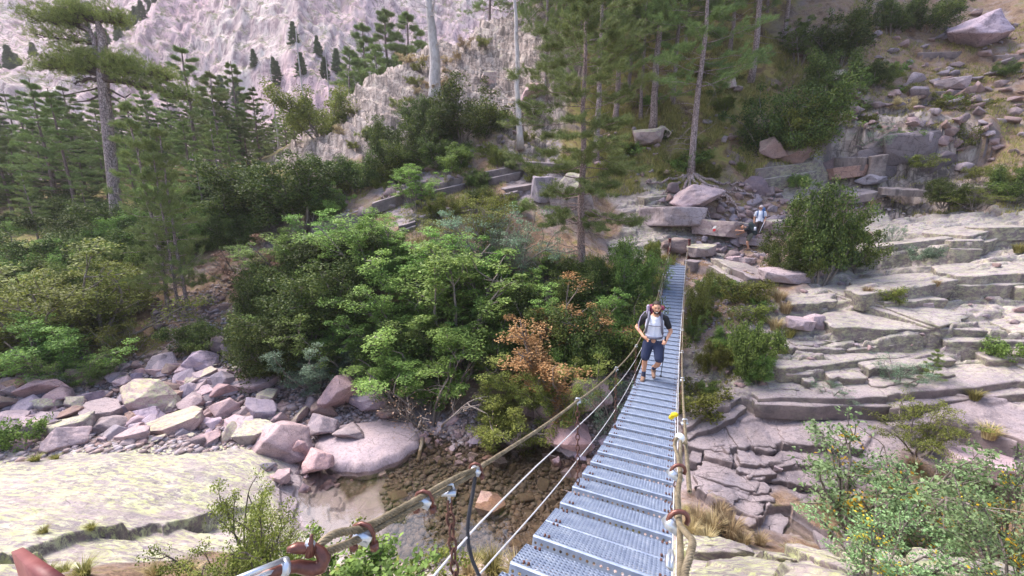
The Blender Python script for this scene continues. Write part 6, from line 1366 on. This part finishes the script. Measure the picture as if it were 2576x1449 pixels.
remeshed('shirt', [chains([mm([(-.06,0,.94,.115),(-.06,-.02,1.12,.115),(-.08,-.03,1.37,.10)]), mm([(.06,0,.94,.115),(.06,-.02,1.12,.115),(.08,-.03,1.37,.10)]), mm([(0,-.0,.95,.13),(0,-.0,1.30,.125),(0,-.02,1.40,.112),(0,-.02,1.45,.07)]), mm([(-.10,-.03,1.41,.08),(-.19,-.04,1.40,.072),(-.23,-.05,1.24,.062)]), mm([(.10,-.03,1.41,.08),(.19,-.04,1.40,.072),(.23,-.04,1.24,.062)])], 1)], .014, WHT, e)
remeshed('trousers', [chains([mm([(0,0,.94,.135),(-.09,0,.84,.11),(-.10,.03,.48,.08),(-.11,0,.14,.065)]), mm([(0,0,.94,.135),(.09,0,.84,.11),(.10,.05,.48,.08),(.12,.06,.14,.065)])], 1)], .014, DKT, e)
for sx, yy in ((-.11, 0), (.12, .06)): remeshed('boot', [chains([mm([(sx,yy-.05,.05,.05),(sx,yy+.14,.045,.045)])], 1)], .012, BOOT, e)
MB().ell(Hf((0, -.005, .055)), (.088, .104, .075), 16, 10).ell(Hf((0, .12, .05)), (.06, .06, .012), 12, 6).build('cap', CAPM, e, True); MB().ell(Hf((0, .085, .012)), (.07, .02, .018), 10, 6).build('sunglasses', BLK, e, True)
b = empty('backpack', p); b.rotation_euler = e.rotation_euler; b.scale = e.scale; tag(b, 'blue backpack on the standing hiker in the pale shirt', 'backpack')
remeshed('pack_body', [chains([mm([(.06,-.26,1.0,.14),(.06,-.28,1.3,.17),(.08,-.25,1.55,.13)])], 1)], .02, BLUP, b)
for sx in (-.12, .12): MB().tube([(sx,-.10,1.5),(sx,.04,1.47),(sx*1.1,.11,1.32),(sx*1.2,.07,1.12)], .024, 6).build('shoulder_strap', BLUP, b, True)
pl = empty('trekking_pole', p); pl.rotation_euler = e.rotation_euler; pl.scale = e.scale; tag(pl, 'pale trekking pole held low by the standing hiker', 'trekking pole'); MB().tube([(-.22,.16,.95),(-.05,.30,.35)], .012, 5).build('shaft', WHT, pl)
# the bending hiker steps down, seen from the side and front
e, p, k = hiker_small(1880, 632, 66, 0, {'h': 1.30}, 'hiker in black with dark curly hair bending forward to step down the rocks', 0)
spec = [[(.05,0,.80,.13),(-.02,.02,.98,.12),(-.12,.05,1.12,.11),(-.24,.08,1.17,.05),(-.30,.10,1.18,.05)],[(-.12,.05,1.12,.11),(-.14,.22,1.10,.055),(-.32,.30,1.00,.040),(-.55,.30,1.02,.028)],[(-.12,.05,1.12,.11),(-.10,-.12,1.12,.055),(-.30,-.14,.88,.040),(-.50,-.05,.80,.028)],
        [(.05,0,.80,.13),(.06,.09,.74,.10),(-.06,.16,.42,.06),(.04,.10,.08,.04)],[(.05,0,.80,.13),(.08,-.09,.76,.10),(-.10,-.12,.62,.06),(-.08,-.14,.30,.04)]]
hm, Hf = headmesh((.37, .12, 1.20), (-.5, 0, .6))
remeshed('body', [chains([mm(c) for c in spec], 1), hm, chains([mm(c) for c in hand((-.55,.30,1.02), (-1,0,-.1), (0,0,1), (0,-1,-.5))], 0), chains([mm(c) for c in hand((-.50,-.05,.80), (-1,.2,-.2), (0,0,1), (0,1,-.3))], 0)], .010, SK, e, 1)
for v in (): pass
remeshed('shirt', [chains([mm([(.04,0,.84,.135),(-.02,.02,.98,.135),(-.12,.05,1.12,.12)]), mm([(-.12,.12,1.12,.09),(-.15,.22,1.10,.075),(-.23,.26,1.05,.065)]), mm([(-.12,-.05,1.12,.09),(-.12,-.13,1.11,.075),(-.20,-.13,1.0,.065)])], 1)], .014, BLK, e)
remeshed('shorts', [chains([mm([(.05,0,.84,.14),(.06,.09,.72,.115),(-.02,.14,.52,.09)]), mm([(.05,0,.84,.14),(.08,-.09,.76,.115),(-.05,-.11,.64,.09)])], 1)], .014, OLV, e)
for a in ((.04,.10,.04), (-.08,-.14,.26)): remeshed('boot', [chains([mm([(a[0]+.05,a[1],a[2]+.02,.05),(a[0]-.12,a[1]+.03,a[2],.045)])], 1)], .012, BOOT, e)
MB().ell((.385, .09, 1.255), (.100, .110, .095), 12, 8).build('hair', HAIR, e, True)
b = empty('backpack', p); b.rotation_euler = e.rotation_euler; b.scale = e.scale; tag(b, 'black backpack on the bending hiker in black', 'backpack')
remeshed('pack_body', [chains([mm([(.22,-.02,.90,.14),(.14,0,1.12,.17),(.02,.02,1.33,.13)])], 1)], .02, BLKP, b)
MB().box((-.22, .16, 1.12), (.10, .04, .18)).build('pocket', WHT, b)
print('people', round(time.time() - T0, 1))
# painted trail mark on the flat boulder
bpy.context.view_layer.update(); dg_ = bpy.context.evaluated_depsgraph_get(); dg_.update()
for (px, py, col, nm) in ((1796, 572, (.75, .73, .72), 'white'), (1795, 579, (.55, .05, .06), 'red')):
    d_ = Vector(ray(px, py)); hit, loc, nor, _, ob, _ = S.ray_cast(dg_, Vector((0, 0, 0)), d_.normalized())
    print('mark on', ob.name if hit else None)
    if hit and ob.name.split('.')[0] in ('boulder', 'stone', 'rock_face', 'rock_ledges', 'ground', 'scree'):
        u_ = Vector((1, 0, 0)).cross(nor).normalized() if nor.z < .99 else Vector((0, 1, 0)); v_ = nor.cross(u_).normalized(); me_ = MB().add([loc + nor*.012 + u_*a_*.07 + v_*b_*.13 for a_, b_ in ((-1, -1), (-1.1, 1), (1, .9), (1.1, -.8))], [(0, 1, 2, 3)]).mesh('paint_mark', flat(nm + ' paint', col))
        o_ = link('paint_mark', me_); o_.parent = ob; o_.matrix_parent_inverse = ob.matrix_world.inverted(); o_['label'] = 'small ' + nm + ' painted trail mark'
# ------------------------------------------------------------------ thin air between the near bank and the mountain
t = NT('haze'); pv = t.n('ShaderNodeVolumePrincipled', {'Color': (.93,.90,.96), 'Density': .0005, 'Anisotropy': .2}); t.t.links.new(pv.outputs[0], t.out.inputs[1])
hz = MB().box((0, 110, 55), (900, 760, 260)).build('haze', t.m); tag(hz, 'thin pale haze filling the valley', None, None, 'stuff')
print('all', round(time.time() - T0, 1))
